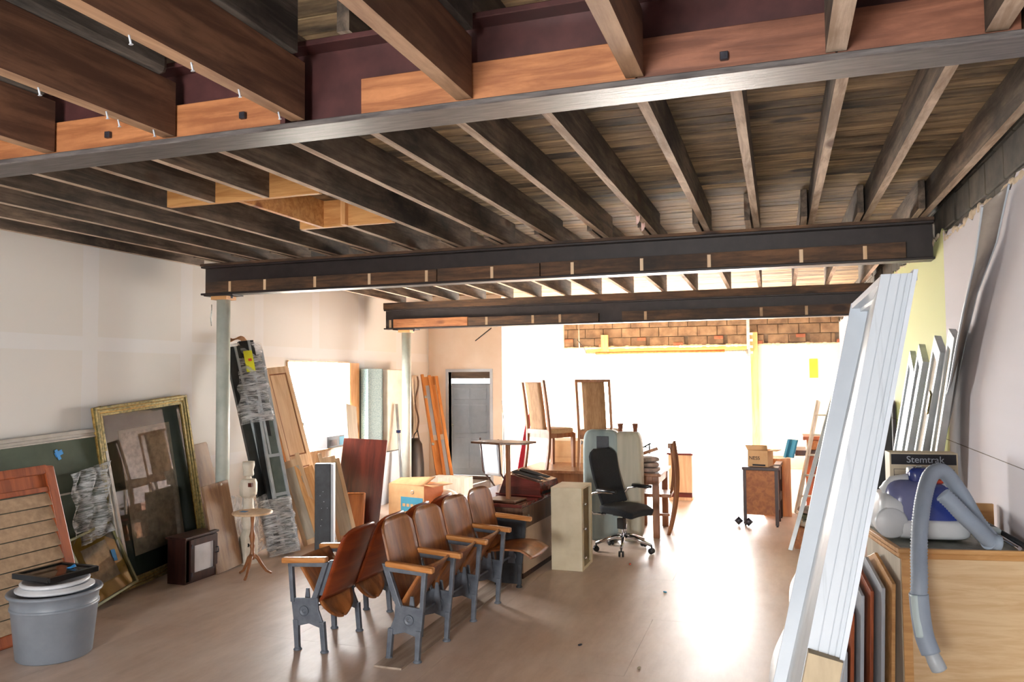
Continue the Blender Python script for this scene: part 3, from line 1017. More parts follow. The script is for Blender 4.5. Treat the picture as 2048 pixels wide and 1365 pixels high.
def seat_row(label, origin, rz, pitch, down=(), solid_last=False, ply='ply_back', lean=None):
    t = thing('theater_seat_row', label, 'seats', origin, rz)
    n = len(pitch) - 1
    for k, y in enumerate(pitch):
        last = solid_last and k == n
        o = standard_mesh(last).build('standard', 'cast_dark' if last else 'cast', t, bevel=.004, seg=2, xf=Matrix.Translation((0, y, 0)))
        if last:
            label_part(o, 'end standard closed with dark sheet metal')
        g = G()
        for s in (-1, 1):
            g.lathe([(0, .0), (.028, .0), (.036, .004), (.036, .010), (.026, .012), (.02, .006), (.012, .006), (.010, .014), (0, .016)], 20,
                    mx=Matrix.Translation((.155, s * .008, .275)) @ Matrix.Rotation(-s * PI / 2, 4, 'X'))
        g.build('medallion', 'cast', o)
        a = G()
        a.hexa([(-.02, -.026, .617), (.335, -.024, .592), (.335, .024, .592), (-.02, .026, .617),
                (-.02, -.028, .655), (.335, -.026, .632), (.335, .026, .632), (-.02, .028, .655)])
        a.build('armrest', 'arm', t, bevel=.011, seg=3, xf=Matrix.Translation((0, y, 0)))
    for k in range(n):
        y0, y1 = pitch[k], pitch[k + 1]
        curve_back(G(), y0, y1, lean=lean).build('backrest', ply, t)
        for yy in (y0 + .022, y1 - .022):
            g = G()
            g.hexa([(-.062, yy - .012, .63), (-.035, yy - .012, .63), (.052, yy - .012, .385), (.025, yy - .012, .385),
                    (-.062, yy + .012, .63), (-.035, yy + .012, .63), (.052, yy + .012, .385), (.025, yy + .012, .385)])
            for zz in (.43, .5, .58):
                x = .03 - (zz - .4) * .36
                g.lathe([(0, 0), (.007, 0), (.005, .004), (0, .005)], 8, mx=Matrix.Translation((x - .01, yy, zz)) @ Matrix.Rotation(-PI / 2, 4, 'Y'))
            g.build('back_bracket', 'cast', t)
        g = G()
        if k in down:
            seat_down(g, y0, y1)
            label_part(g.build('seat', 'ply_seat', t), 'folded down plywood seat')
        else:
            seat_up(g, y0, y1)
            g.build('seat', 'ply_seat', t)
        g = G()
        for yy in (y0 + .035, y1 - .035):
            g.prism([(.12, .22), (.19, .22), (.165, .42), (.145, .42)], yy - .006, yy + .006)
        g.bar((.14, y0 + .01, .275), (.14, y1 - .01, .275), .014, .014)
        g.build('seat_hinge', 'cast', t)
    return t


seat_row('right-hand row of bent plywood theater seats facing the garage side', (-2.53, 4.88, 0), R(-1.9), [0, .455, .94, 1.455, 1.98], down=(3,), solid_last=True, ply='ply_seat')
seat_row('left-hand row of red brown theater seats, backs against the other row', (-3.035, 6.84, 0), R(180.5), [0, .5, .99, 1.49, 1.98], lean=(-.155, .845))
o = G().box(-2.56, -2.36, 4.72, 7.2, 0, .012).build('board', 'dustyboard')
tag(o, 'thin dusty board flat on the floor under the right-hand theater seats', 'board')

# ------------------------------------------------------------------ things along the left wall


def panel_frame(t, w, h, b, d, m, name='frame', bev=.004, bt=None, bb=None):
    bt = bt or b
    bb = bb or b
    g = G().box(0, b, 0, h, 0, d).box(w - b, w, 0, h, 0, d).box(b, w - b, 0, bb, 0, d).box(b, w - b, h - bt, h, 0, d)
    return g.build(name, m, t, bevel=bev)


# gold framed picture
mx, w, h = frame_at((-5.60, 5.62, 0), (-5.60, 6.80, .0), (-5.80, 5.50, 1.65))
w, h = 1.17, 1.66
t = thing('framed_picture', 'large gold framed picture with dark green mount, leaning on the left wall', 'picture', mx=mx)
g = G()
b = .085
for (x0, x1, y0, y1) in ((0, b, 0, h), (w - b, w, 0, h), (b, w - b, 0, b), (b, w - b, h - b, h)):
    g.box(x0, x1, y0, y1, 0, .03)
g.build('frame', 'gold', t, bevel=.008)
g = G()
for k, (a0, a1, dz) in enumerate(((.0, .022, .052), (.03, .05, .044), (.062, .085, .036))):
    for (x0, x1, y0, y1) in ((a0, a1, a0, h - a0), (w - a1, w - a0, a0, h - a0), (a1, w - a1, a0, a1), (a1, w - a1, h - a1, h - a0)):
        g.box(x0, x1, y0, y1, .03, dz)
g.build('moulding', 'gold_worn', t, bevel=.006)
G().box(b, w - b, b, h - b, .004, .010).build('mount', 'greenmat', t)
panel_frame(t, w, h, 0, 0, 'white') if False else None
ix, iy0, iy1 = .26, .26, h - .24
g = G()
for (x0, x1, y0, y1) in ((ix, ix + .03, iy0, iy1), (w - ix - .03, w - ix, iy0, iy1), (ix + .03, w - ix - .03, iy0, iy0 + .03), (ix + .03, w - ix - .03, iy1 - .03, iy1)):
    g.box(x0, x1, y0, y1, .010, .013)
g.build('inner_border', 'art_pale', t)
G().box(ix + .03, w - ix - .03, iy0 + .03, iy1 - .03, .010, .012).build('artwork', 'artwork', t)
G().quad(b, w - b, b, h - b, .02).build('glass', 'glass', t)

# grey framed board with plastic
mx, w, h = frame_at((-5.50, 4.25, .02), (-5.50, 5.68, .02), (-5.80, 4.2, 1.41))
w, h = 1.42, 1.42
t = thing('framed_board', 'wide grey metal framed board with dull green face under the blue tape', 'board', mx=mx)
g = G()
for a0, a1, dz in ((0, .03, .05), (.03, .055, .035), (.055, .07, .045)):
    for (x0, x1, y0, y1) in ((a0, a1, a0, h - a0), (w - a1, w - a0, a0, h - a0), (a1, w - a1, a0, a1), (a1, w - a1, h - a1, h - a0)):
        g.box(x0, x1, y0, y1, 0, dz)
g.build('frame', 'grey_metal', t, bevel=.003)
G().box(.07, w - .07, .07, h - .07, .005, .015).build('panel', 'darkgreen', t)
G().box(.07, w - .07, h - .52, h - .505, .015, .028).build('rail', 'grey_metal', t)
g = G().box(-.03, .05, -.02, .02, 0, .002).box(-.02, .01, -.05, .04, .002, .004)
label_part(g.build('tape', 'tape', t, xf=Matrix.Translation((.93, h - .17, .016)) @ Matrix.Rotation(.3, 4, 'Z')), 'blue masking tape')


def drape(u, v):
    x = .98 + .44 * u
    yy = h - .30 - .06 * (1 - u) - (.72 - .1 * (1 - u)) * v * (1 - .15 * u)
    return (x - .10 * v, yy, .055 + .03 * math.sin(u * 16 + v * 3) * (1 - .4 * v) + .02 * math.sin(v * 17 + u * 9))


tag(G().sheet(drape, 34, 30, .0015).build('plastic_sheet', 'film', None, xf=mx @ Matrix.Translation((0, 0, 0))), 'crumpled clear plastic sheet hung over the corner of the grey framed board', 'plastic sheet')

# redwood frame with ribbed panel
mx, w, h = frame_at((-5.24, 3.72, 0), (-5.20, 4.98, .0), (-5.62, 3.72, 1.20))
w, h = 1.2, 1.25
t = thing('ribbed_panel', 'orange brown wooden frame with ribbed pale panel, behind the grey tub', 'panel', mx=mx)
panel_frame(t, w, h, .085, .035, 'shutterwood', bev=.012, bt=.06)
G().box(.085, w - .085, h - .2, h - .16, 0, .03).build('cross_rail', 'shutterwood', t, bevel=.004)
G().box(.085, w - .085, h - .16, h - .06, .005, .015).build('header_board', 'shutterwood', t)
for i in range(9):
    z = .085 + i * .107
    G().hexa([(.085, z, .0), (w - .085, z, .0), (w - .085, z, .03), (.085, z, .03), (.085, z + .1, 0), (w - .085, z + .1, 0), (w - .085, z + .1, .008), (.085, z + .1, .008)]).build('slat', 'ribboard', t)

# mustard framed picture
mx, w, h = frame_at((-5.36, 5.13, .02), (-5.42, 5.72, .02), (-5.58, 5.02, .58))
w, h = .56, .60
t = thing('framed_picture', 'small picture with mustard mount and blue tape, leaning low beside the tub', 'picture', mx=mx)
panel_frame(t, w, h, .022, .045, 'olive', bev=.004)
G().box(.022, w - .022, .022, h - .022, .004, .012).build('mount', 'yellowmat', t)
G().box(.13, w - .13, .14, h - .13, .012, .015).build('artwork', 'artwork', t)
G().quad(.022, w - .022, .022, h - .022, .025).build('glass', 'glass', t)
label_part(G().box(-.02, .02, -.05, .05, 0, .003).box(-.03, .01, -.02, .05, .003, .006).build('tape', 'tape', t, xf=Matrix.Translation((w - .12, .31, .028)) @ Matrix.Rotation(-.2, 4, 'Z')), 'blue masking tape')
mx2, w2, h2 = frame_at((-5.44, 5.08, 0), (-5.50, 5.68, 0), (-5.68, 4.98, .5))
t = thing('metal_picture_frame', 'thin black and grey frame tucked behind the mustard picture', 'frame', mx=mx2)
panel_frame(t, .6, .52, .03, .03, 'grey_metal')
G().box(.03, .57, .03, .49, .004, .012).build('backing', 'blackframe', t)
G().box(.0, .1, .0, .1, 0, .1) if False else None
tag(G().box(-5.72, -5.52, 4.98, 5.14, 0, .42).build('dark_box', 'darkgreen', None, bevel=.004), 'dull dark box edge behind the mustard picture', 'box')

# tub, lids and the black frame on it
TX, TY = -4.80, 4.28
t = thing('round_tub', 'large round grey metal tub standing at the lower left', 'tub', (TX, TY, 0))
G().lathe([(0, .0), (.225, .0), (.235, .01), (.268, .34), (.272, .345), (.272, .352), (.268, .357), (.275, .425), (.292, .43), (.297, .44), (.292, .452), (.275, .452), (.262, .43), (.225, .02), (0, .02)], 48).build('body', 'tub', t)
G().lathe([(.2655, .335), (.276, .34), (.276, .356), (.2655, .36)], 48).build('rolled_band', 'tub', t)
tag(G().lathe([(0, 0), (.235, 0), (.245, .008), (.245, .018), (.225, .024), (.22, .034), (.205, .036), (.2, .028), (0, .028)], 44).build('enamel_lid', 'plate_white', None, xf=Matrix.Translation((TX, TY, .453))), 'lower and wider white enamel lid lying on the grey tub', 'lid', 'white lids on the tub')
tag(G().lathe([(0, 0), (.2, 0), (.213, .006), (.218, .02), (.205, .03), (.195, .03), (.185, .024), (0, .024)], 44).build('enamel_lid', 'plate_white', None, xf=Matrix.Translation((TX, TY, .491)) @ Matrix.Rotation(R(1.5), 4, 'X')), 'upper white lid directly under the black frame', 'lid', 'white lids on the tub')
t = thing('black_picture_frame', 'black picture frame lying flat on the lids of the tub', 'picture frame', mx=Matrix.Translation((TX - .04, TY + .04, .53)) @ Matrix.Rotation(R(-4), 4, 'Z') @ Matrix.Translation((-.19, -.19, 0)))
g = G().box(0, .025, 0, .38, 0, .038).box(.355, .38, 0, .38, 0, .038).box(.025, .355, 0, .025, 0, .038).box(.025, .355, .355, .38, 0, .038)
g.build('frame', 'blackframe', t, bevel=.004)
G().box(.025, .355, .025, .355, .02, .024).build('picture', 'art_dark', t)
G().quad(.025, .355, .025, .355, .029).build('glass', 'glass', t)
label_part(G().sheet(lambda u, v: (.2 + .04 * u, .26 + .05 * v, .034 + .02 * math.sin(u * 3) * v), 4, 4, .001).build('tape', 'tape', t), 'blue masking tape')
# white panel at the frame edge
mx, w, h = frame_at((-5.28, 3.75, .0), (-5.235, 4.02, .0), (-5.36, 3.78, .56))
t = thing('white_board', 'white board edge standing left of the grey tub', 'board', mx=mx)
G().box(0, .27, .1, .62, 0, .03).build('panel', 'white', t, bevel=.004)
G().box(0, .27, .03, .1, 0, .02).build('lower_rail', 'darkgreen', t)
G().box(.1, .27, 0, .03, 0, .04).build('foot', 'white', t, bevel=.006)

# two brown boards
mx, w, h = frame_at((-5.56, 6.78, 0), (-5.56, 7.12, 0), (-5.81, 6.66, 1.20))
t = thing('wooden_board', 'taller reddish brown board with notched edge, behind the other board', 'board', mx=mx)
G().prism([(0, 0), (.36, 0), (.36, 1.19), (.35, 1.215), (.33, 1.22), (0, 1.22), (.0, 1.1), (.03, 1.06), (.03, .98), (.0, .9)], 0, .02, 'z').build('board', 'walnut_y', t, bevel=.003)
mx, w, h = frame_at((-5.20, 6.44, 0), (-5.20, 6.80, 0), (-5.345, 6.39, .85))
t = thing('wooden_board', 'shorter two-tone brown board with a nail hole, in front of the taller board', 'board', mx=mx)
G().box(0, .38, 0, .86, 0, .02).build('board', 'walnut_y', t, bevel=.004)
G().lathe([(0, 0), (.013, 0), (.013, .004), (0, .004)], 12, (.27, .83, .019)).build('nail_hole', 'cream_chip', t)

# small dark cabinet
t = thing('wall_cabinet', 'small dark wooden cabinet with glass door standing on the floor', 'cabinet', (-5.22, 6.04, 0))
G().box(-.2, -.185, 0, .43, 0, .41).box(-.185, 0, 0, .015, 0, .41).box(-.185, 0, .415, .43, 0, .41).box(-.185, 0, .015, .415, 0, .015).box(-.185, 0, .015, .415, .395, .41).build('body', 'darkwood', t)
G().box(-.215, .02, -.015, .445, .41, .43).build('top', 'darkwood', t, bevel=.005)
d = G().box(0, .022, .05, .1, .02, .4).box(0, .022, .37, .42, .02, .4).box(0, .022, .1, .37, .02, .09).box(0, .022, .1, .37, .34, .4).build('door', 'darkwood', t, bevel=.003)
G().box(.004, .01, .1, .37, .09, .34).build('pane', 'plate_white', d)
G().tube([(.02, .40, .27), (.045, .40, .275), (.05, .40, .25), (.045, .40, .225), (.02, .40, .22)], .005, 8).build('handle', 'bolt', d)
G().box(.022, .027, .055, .075, .06, .1).box(.022, .027, .055, .075, .32, .36).build('hinge', 'bolt', d)

# newel post
t = thing('newel_post', 'chipped white turned newel post behind the small pedestal table', 'post', (-5.20, 6.93, 0))
g = G()
g.lathe([(0, .35), (.05, .35), (.052, .36), (.06, .38), (.068, .43), (.066, .52), (.052, .60), (.05, .66), (.055, .68)], 24)
g.build('turned_shaft', 'cream_chip', t)
g = G()
g.lathe([(.03, .85), (.03, .87), (.02, .89), (.05, .895), (.055, .91), (.05, .955), (.062, 1.0), (.06, 1.04), (.0, 1.04)], 24)
g.build('turned_cup', 'cream_chip', t)
G().lathe([(0, .66), (.045, .66), (.085, .70), (.09, .74), (.09, .82), (.075, .86), (0, .87)], 8).build('octagonal_block', 'cream_chip', t, bevel=.006)
G().lathe([(0, 0), (.1, 0), (.1, .26), (.085, .3), (.06, .35), (0, .35)], 4, mx=Matrix.Rotation(R(20), 4, 'Z')).build('base_block', 'cream_chip', t, bevel=.008)
g = G().lathe([(0, 0), (.026, 0), (.02, .006), (0, .004)], 12, mx=Matrix.Translation((.035, -.068, .2)) @ Matrix.Rotation(R(90), 4, 'X') @ Matrix.Rotation(R(25), 4, 'Y'))
g.build('mortise_hole', 'hole_dark', t)
G().box(.05, .09, -.075, -.05, .79, .83).build('chip', 'mahogany', t)

# pedestal table
t = thing('pedestal_table', 'small round-topped turned pedestal table on three curved feet', 'table', (-4.83, 6.50, 0))
G().lathe([(0, .59), (.15, .59), (.185, .595), (.19, .605), (.185, .615), (.16, .61), (0, .61)], 36).build('tabletop', 'honey', t)
G().lathe([(0, .16), (.022, .16), (.03, .2), (.02, .23), (.018, .26), (.026, .29), (.017, .31), (.023, .34), (.03, .38), (.018, .43), (.014, .5), (.02, .57), (.04, .59), (0, .59)], 20).build('turned_stem', 'chairwood', t)
for k in range(3):
    a = R(-75 + 120 * k)
    g = G().tube([(.01 * math.cos(a), .01 * math.sin(a), .2), (.05 * math.cos(a), .05 * math.sin(a), .17), (.09 * math.cos(a), .09 * math.sin(a), .10), (.13 * math.cos(a), .13 * math.sin(a), .04), (.18 * math.cos(a), .18 * math.sin(a), .012)], [.02, .018, .015, .013, .012], 10)
    g.build('leg', 'chairwood', t)
label_part(G().box(-.13, -.06, -.03, .02, .612, .614).build('tape', 'tape', t), 'blue masking tape')

# wrapped aluminium frames
BW = [((-5.33, 7.45, 0), (-5.24, 7.62, 0), (-5.80, 7.25, 2.30), .17, 2.28, 'leftmost black aluminium window frame of the wrapped bundle'),
      ((-5.20, 7.42, 0), (-5.11, 7.57, 0), (-5.74, 7.42, 2.34), .17, 2.36, 'middle black aluminium window frame of the wrapped bundle, with yellow tag')]
for p0, p1, p2, w, h, lab in BW:
    mx, _, _ = frame_at(p0, p1, p2)
    t = thing('window_frame_bundle', lab, 'window frame', (0, 0, 0), mx=mx)
    G().box(0, .10, 0, h, 0, .05).build('side_rail', 'alu_dark', t, bevel=.003)
    G().box(.10, .125, 0, h, 0, .065).build('trim_strip', 'silver', t, bevel=.003)
    G().box(.125, w, 0, h, 0, .05).build('glazing_bar', 'alu_dark', t, bevel=.003)
    if 'yellow' in lab:
        label_part(G().box(.02, .12, h - .36, h - .12, .068, .071).build('tag', 'yellowtag', t), 'yellow tag')
        G().box(.06, .1, h - .24, h - .21, .0712, .0716).build('ink_mark', 'redink', t)
mx, _, _ = frame_at((-5.10, 7.38, 0), (-4.96, 7.62, 0), (-5.72, 7.52, 2.30))
t = thing('glazed_frame', 'rightmost frame of the bundle with dusty grey panes and crossbars', 'window frame', mx=mx)
w, h = .19, 2.28
G().box(0, .03, 0, h, 0, .05).box(w - .03, w, 0, h, 0, .05).build('stile', 'silver', t, bevel=.003)
for z in (0, .62, 1.05, 1.62, 2.24):
    G().box(.03, w - .03, z, z + .035, 0, .045).build('crossbar', 'silver', t, bevel=.003)
for z0, z1 in ((.035, .62), (.655, 1.05), (1.085, 1.62), (1.655, 2.24)):
    G().box(.03, w - .03, z0, z1, .02, .026).build('pane', 'greyglass', t)


def wrapfn(x0, x1, y0, y1, z):
    return lambda u, v: (x0 + (x1 - x0) * u + .012 * math.sin(v * 23 + u * 5), y0 + (y1 - y0) * v, z - .08 * abs(2 * u - 1) ** 5 + .012 * math.sin(u * 13 + v * 31))


g = G().sheet(wrapfn(-.20, .20, 1.45, 2.36, .085), 16, 40, .0015)
o = g.build('stretch_film', 'film', t)
label_part(o, 'upper clear stretch film')
g = G().sheet(wrapfn(-.16, .21, .0, .60, .09), 16, 28, .0015)
o = g.build('stretch_film', 'film', t)
label_part(o, 'lower clear stretch film')
tag(G().sheet(lambda u, v: (-5.80 + .13 * u, 7.22 + .42 * v, 2.36 + .02 * math.sin(u * 5 + v * 9) - .05 * u), 6, 12, .003).build('paper_cap', 'cardboard', None), 'torn brown paper over the top of the wrapped frames', 'paper')
tag(G().sheet(lambda u, v: (-5.62 + .35 * u + .03 * math.sin(v * 9), 7.05 + .45 * u, .02 + .6 * v + .03 * math.sin(u * 9)), 16, 16, .0015).build('plastic_sheet', 'film', None), 'loose clear plastic behind the turned post at the wall foot', 'plastic sheet')

# orange cabinet door
mx, _, _ = frame_at((-5.22, 8.00, 0), (-5.12, 8.36, 0), (-5.80, 7.98, 2.0))
t = thing('cabinet_door', 'tall honey maple cabinet door with long recessed panel, leaning right of the wrapped frames', 'door', mx=mx)
w, h = .38, 2.09
G().box(0, .06, 0, h, 0, .022).box(w - .06, w, 0, h, 0, .022).build('stile', 'honey', t, bevel=.003)
for z0, z1 in ((0, .08), (.86, 1.0), (h - .08, h)):
    G().box(.06, w - .06, z0, z1, 0, .022).build('rail', 'honey', t, bevel=.003)
G().box(.06, w - .06, .08, .86, .002, .012).box(.06, w - .06, 1.0, h - .08, .002, .012).build('panel', 'honey', t) if False else None
G().box(.06, w - .06, .08, .86, .002, .012).build('panel', 'honey', t)
G().box(.06, w - .06, 1.0, h - .08, .002, .012).build('panel', 'honey', t)
for z0, z1 in ((.08, .86), (1.0, h - .08)):
    g = G()
    for (x0, x1, y0, y1) in ((.06, .075, z0, z1), (w - .075, w - .06, z0, z1), (.075, w - .075, z0, z0 + .015), (.075, w - .075, z1 - .015, z1)):
        g.box(x0, x1, y0, y1, .012, .015)
    g.build('groove_shade', 'chairwood', t)  # dark border puts the shade of the panel groove into colour
label_part(G().box(.12, .17, .9, .95, .022, .024).build('tape', 'tape', t), 'blue tape')
G().box(-.03, -.001, 0, h, -.02, .02).build('side_edge', 'orangewood', t)

# row of leaning wooden shutters
for i, (p0, p1, p2, w, h, m, lab) in enumerate([
    ((-5.10, 7.78, 0), (-4.94, 7.98, 0), (-5.42, 7.72, .98), .26, 1.03, 'honey', 'leftmost pale wooden door part leaning behind the dark upright slab'),
    ((-4.96, 7.86, 0), (-4.84, 8.04, 0), (-5.30, 7.86, .90), .22, .95, 'newlumber_z', 'middle narrow wooden door part leaning behind the dark upright slab'),
    ((-4.86, 8.1, 0), (-4.70, 8.26, 0), (-5.22, 8.24, 1.00), .24, 1.06, 'honey', 'rightmost wooden door part with an L-shaped top, behind the dark upright slab')]):
    mx, _, _ = frame_at(p0, p1, p2)
    t = thing('door_part', lab, 'door part', mx=mx, group='door parts behind the dark slab')
    G().box(0, .045, 0, h, 0, .025).box(w - .045, w, 0, h - .05 * i, 0, .025).build('stile', m, t, bevel=.003)
    G().box(.045, w - .045, 0, .06, 0, .025).build('rail', m, t, bevel=.003)
    G().box(.045, w - .045, h - .14, h - .06, 0, .025).build('rail', m, t, bevel=.003)
    G().box(.045, w - .045, .06, h - .14, .006, .014).build('panel', 'rawply' if i != 1 else m, t)

# dark upright slab
t = thing('upright_slab', 'dark painted thick slab with bright white side, standing on end', 'slab', (-4.78, 7.50, 0), R(22))
G().box(0, .17, 0, .10, 0, .965).build('dark_face', 'cast_dark', t, bevel=.006)
G().box(.171, .20, .002, .13, 0, .96).build('white_side', 'white', t, bevel=.003)
for i in range(7):
    z = .3 + .1 * i * rnd.uniform(.5, 1.1)
    G().blob((.04 + .1 * rnd.random(), -.001, z), (.004 + .004 * rnd.random(), .001, .004), 1, 6).build('paint_chip', 'plate_white', t)
# white boards behind it
mx, _, _ = frame_at((-4.90, 8.05, 0), (-4.80, 8.55, 0), (-5.25, 8.22, .52))
tag(G().prism([(0, 0), (.52, 0), (.0, .62)], 0, .015, 'z').build('white_board', 'white', None, xf=mx), 'white triangular offcut leaning to the right of the dark slab', 'board')

# side cabinets under the window
t = thing('base_cabinet', 'orange tan cabinet carcass under the bright side window', 'cabinet', (-5.80, 8.62, 0))
G().box(0, .24, 0, .95, .5, .55).build('shelf', 'honey_x', t, bevel=.003)
G().box(0, .02, 0, .95, 0, .95).build('back', 'honey', t)
G().box(.02, .20, 0, .02, 0, .95).build('side', 'honey', t)
G().box(.02, .20, .93, .95, 0, .95).build('side', 'honey', t)
G().box(.0, .24, -.01, .96, .95, .975).build('top', 'honey', t, bevel=.003)
G().box(.20, .22, .02, .93, .55, .95).build('drawer_front', 'honey', t, bevel=.003)
t = thing('product_carton', 'small dark carton with printed picture on the cabinet under the window', 'box', (-5.68, 9.05, .976), R(0))
G().box(-.1, .1, 0, .43, 0, .15).build('carton', 'black_print', t, bevel=.002)
G().box(.1, .101, .05, .24, .02, .1).build('printed_picture', 'art_dark', t)
G().box(.1, .101, .30, .42, .02, .13).build('printed_panel', 'blueprint', t)
tag(G().tube([(-5.70, 8.60, .976), (-5.70, 8.60, 1.25), (-5.68, 8.60, 1.34)], [.05, .045, .04], 14).build('dark_jar', 'darkgreen', None), 'tall dark green vase-like object at the left of the side window', 'vase')

# white panel, mahogany board, drawer box
mx, _, _ = frame_at((-5.42, 9.40, 0), (-5.40, 9.64, 0), (-5.80, 9.86, 1.54))
tag(G().box(0, .24, 0, 1.64, 0, .02).build('narrow_pale_board', 'rawply', None, xf=mx, bevel=.003), 'pale narrow panel leaning diagonally in front of the window stud', 'panel')
mx, _, _ = frame_at((-5.47, 9.03, 0), (-4.95, 9.20, 0), (-5.495, 9.33, 1.08))
tag(G().box(0, .58, 0, 1.13, 0, .025).build('mahogany_board', 'mahogany', None, xf=mx, bevel=.003), 'large dark red board leaning behind the shallow drawer', 'board')
mx, _, _ = frame_at((-5.38, 8.80, 0), (-4.98, 8.92, 0), (-5.42, 8.93, .42))
t = thing('drawer_box', 'shallow empty wooden drawer standing on edge against the dark red board', 'drawer', mx=mx)
G().box(0, .42, 0, .44, 0, .01).build('base', 'drawerwood', t)
panel_frame(t, .42, .44, .016, .07, 'drawerwood', 'sides', .002)

# slabs by the partition
t = thing('speckled_slab', 'blue grey speckled slab standing right of the window stud', 'slab', (-5.80, 10.32, 0))
G().box(0, .12, 0, .45, 0, 2.02).build('slab', 'bluegreen', t, bevel=.004)
t = thing('wrapped_slab', 'cream paper-wrapped slab standing right of the blue grey slab', 'slab', (-5.78, 10.80, .72))
G().box(0, .16, 0, .62, .05, 1.29).build('slab', 'wrapcream', t, bevel=.015)
G().sheet(lambda u, v: (.16 + .02 * math.sin(v * 14), .60 + .14 * u + .02 * math.sin(v * 19), .05 + 1.24 * v), 4, 24, .01).build('brown_flap', 'shade_brown', t)
tag(G().box(-5.80, -5.60, 10.55, 11.35, 0, .765).build('white_box', 'white', None, bevel=.004), 'plain white box supporting the wrapped slab', 'box')
tag(G().tube([(-5.585, 11.03, 1.48), (-5.51, 11.0, .74), (-5.44, 10.98, .0)], [.022, .024, .04], 14).build('tapered_pole', 'alu', None), 'grey tapering pole leaning against the rear pipe column', 'pole')
tag(G().lathe([(.025, -.02), (.036, -.02), (.036, .02), (.025, .02)], 14, (-5.542, 11.013, 1.06)).build('pole_clip', 'navy', None), 'dark blue clip around the leaning grey pole', 'clip')
t = thing('folding_doors', 'pair of orange varnished folding doors leaning by the partition doorway', 'door', mx=frame_at((-5.30, 11.95, 0), (-5.06, 12.16, 0), (-5.76, 12.25, 1.96))[0])
for k in range(3):
    x = k * .115
    G().box(x, x + .05, 0, 2.0 - .03 * k, 0 + .02 * k, .035 + .02 * k).build('stile', 'orangewood', t, bevel=.003)
    if k < 2:
        G().box(x + .05, x + .115, .08, .86, .01, .02).build('lower_panel', 'white' if k else 'orangewood', t)
        G().box(x + .05, x + .115, .95, 1.8, .01, .02).build('upper_panel', 'orangewood' if k else 'white', t)
        G().box(x + .05, x + .115, 1.8, 1.95, .005, .03).build('rail', 'orangewood', t)
for z in (.8, 1.6):
    G().lathe([(0, 0), (.02, 0), (.026, .015), (0, .02)], 12, (.02, z, .04)).build('knob', 'galv', t)
t = thing('black_bag', 'limp black plastic bag standing on the floor by the folding doors', 'bag', (-5.62, 11.75, 0))
G().lathe([(0, 0), (.19, 0), (.21, .2), (.2, .5), (.16, .8), (.08, .9), (0, .88)], 14, sx=.62, sy=1.15).build('bag', 'black_plastic', t)
G().tube([(0, -.08, .82), (.0, -.02, .96), (0, .1, 1.02), (0, .17, .85)], .01, 6).build('strap', 'black_plastic', t)
t = thing('hanging_garment', 'stained cream cloth hanging at the corner beside the folding doors', 'cloth', (-5.80, 12.0, .9))
G().sheet(lambda u, v: (.02 + .03 * math.sin(u * 12) * (1 - v), .25 * u + .03 * math.sin(v * 5), 1.02 * v), 16, 12, .004).build('cloth', 'wrapcream', t)
G().sheet(lambda u, v: (.06 + .03 * math.sin(v * 9), .05 + .06 * u, .1 + .9 * v), 4, 12, .004).build('brown_lapel', 'shade_brown', t)
tag(G().tube([(-4.92, 12.68, 2.50), (-4.80, 12.72, 2.60), (-4.66, 12.78, 2.72)], .009, 8).build('curtain_rod', 'alu_dark', None), 'thin dark rod sticking out of the partition above the doorway', 'rod')

# open cardboard box and bags
t = thing('cardboard_box', 'open printed cardboard box on the floor behind the theater seats', 'box', (-5.16, 9.95, 0), R(-14))
w, d_, h = .62, .42, .42
G().box(0, w, 0, .006, 0, h).build('front', 'cardboard_pale', t)
G().box(0, w, d_, d_ + .006, 0, h).box(0, .006, .006, d_, 0, h).box(w - .006, w, .006, d_, 0, h).box(0, w, 0, d_, 0, .006).build('walls', 'rust_box', t)
G().hexa([(0, 0, h), (w, 0, h), (w, .006, h), (0, .006, h), (.06, -.20, h + .03), (w + .1, -.2, h + .08), (w + .1, -.194, h + .085), (.06, -.194, h + .035)]).build('flap', 'cardboard_pale', t) if False else None
G().sheet(lambda u, v: (w * u + .08 * v, -.0 + .16 * v, h + .07 * v + .05 * u * v), 6, 6, .006).build('flap', 'cardboard', t)
G().sheet(lambda u, v: (w + .17 * v, d_ * u, h - .02 * v + .02), 4, 4, .006).build('flap', 'cardboard', t)
G().box(.22, w - .02, -.0025, 0, .06, .26).build('blue_print', 'blueprint', t)
for i in range(4):
    G().box(.25 + .07 * i, .30 + .07 * i, -.004, -.0025, .13, .17).build('printed_mark', 'cardboard_pale', t)
for x in (.42,):
    G().lathe([(.018, 0), (.03, 0), (.03, .001), (.018, .001)], 12, mx=Matrix.Translation((x, -.001, .33)) @ Matrix.Rotation(R(90), 4, 'X')).build('printed_emblem', 'grey_metal', t)
t = thing('pale_panel_box', 'pale beige carton with white plastic bags beside the printed cardboard box', 'box', (-4.62, 11.0, 0), R(-5))
G().box(-.42, .16, 0, .3, 0, .38).build('carton', 'rawply', t, bevel=.004)
t = thing('plastic_bags', 'heap of white plastic bags between cardboard box and theater seats', 'bag', (-4.45, 10.3, 0))
G().blob((0, 0, .15), (.2, .16, .17), .9, 18).build('bag', 'bagwhite', t)
G().blob((.22, -.12, .1), (.15, .12, .12), .8, 16).build('bag', 'bagwhite', t)
G().tube([(.2, -.1, .2), (.24, -.1, .28), (.3, -.1, .27), (.31, -.1, .2)], .012, 8).build('bag_handle', 'bagwhite', t)

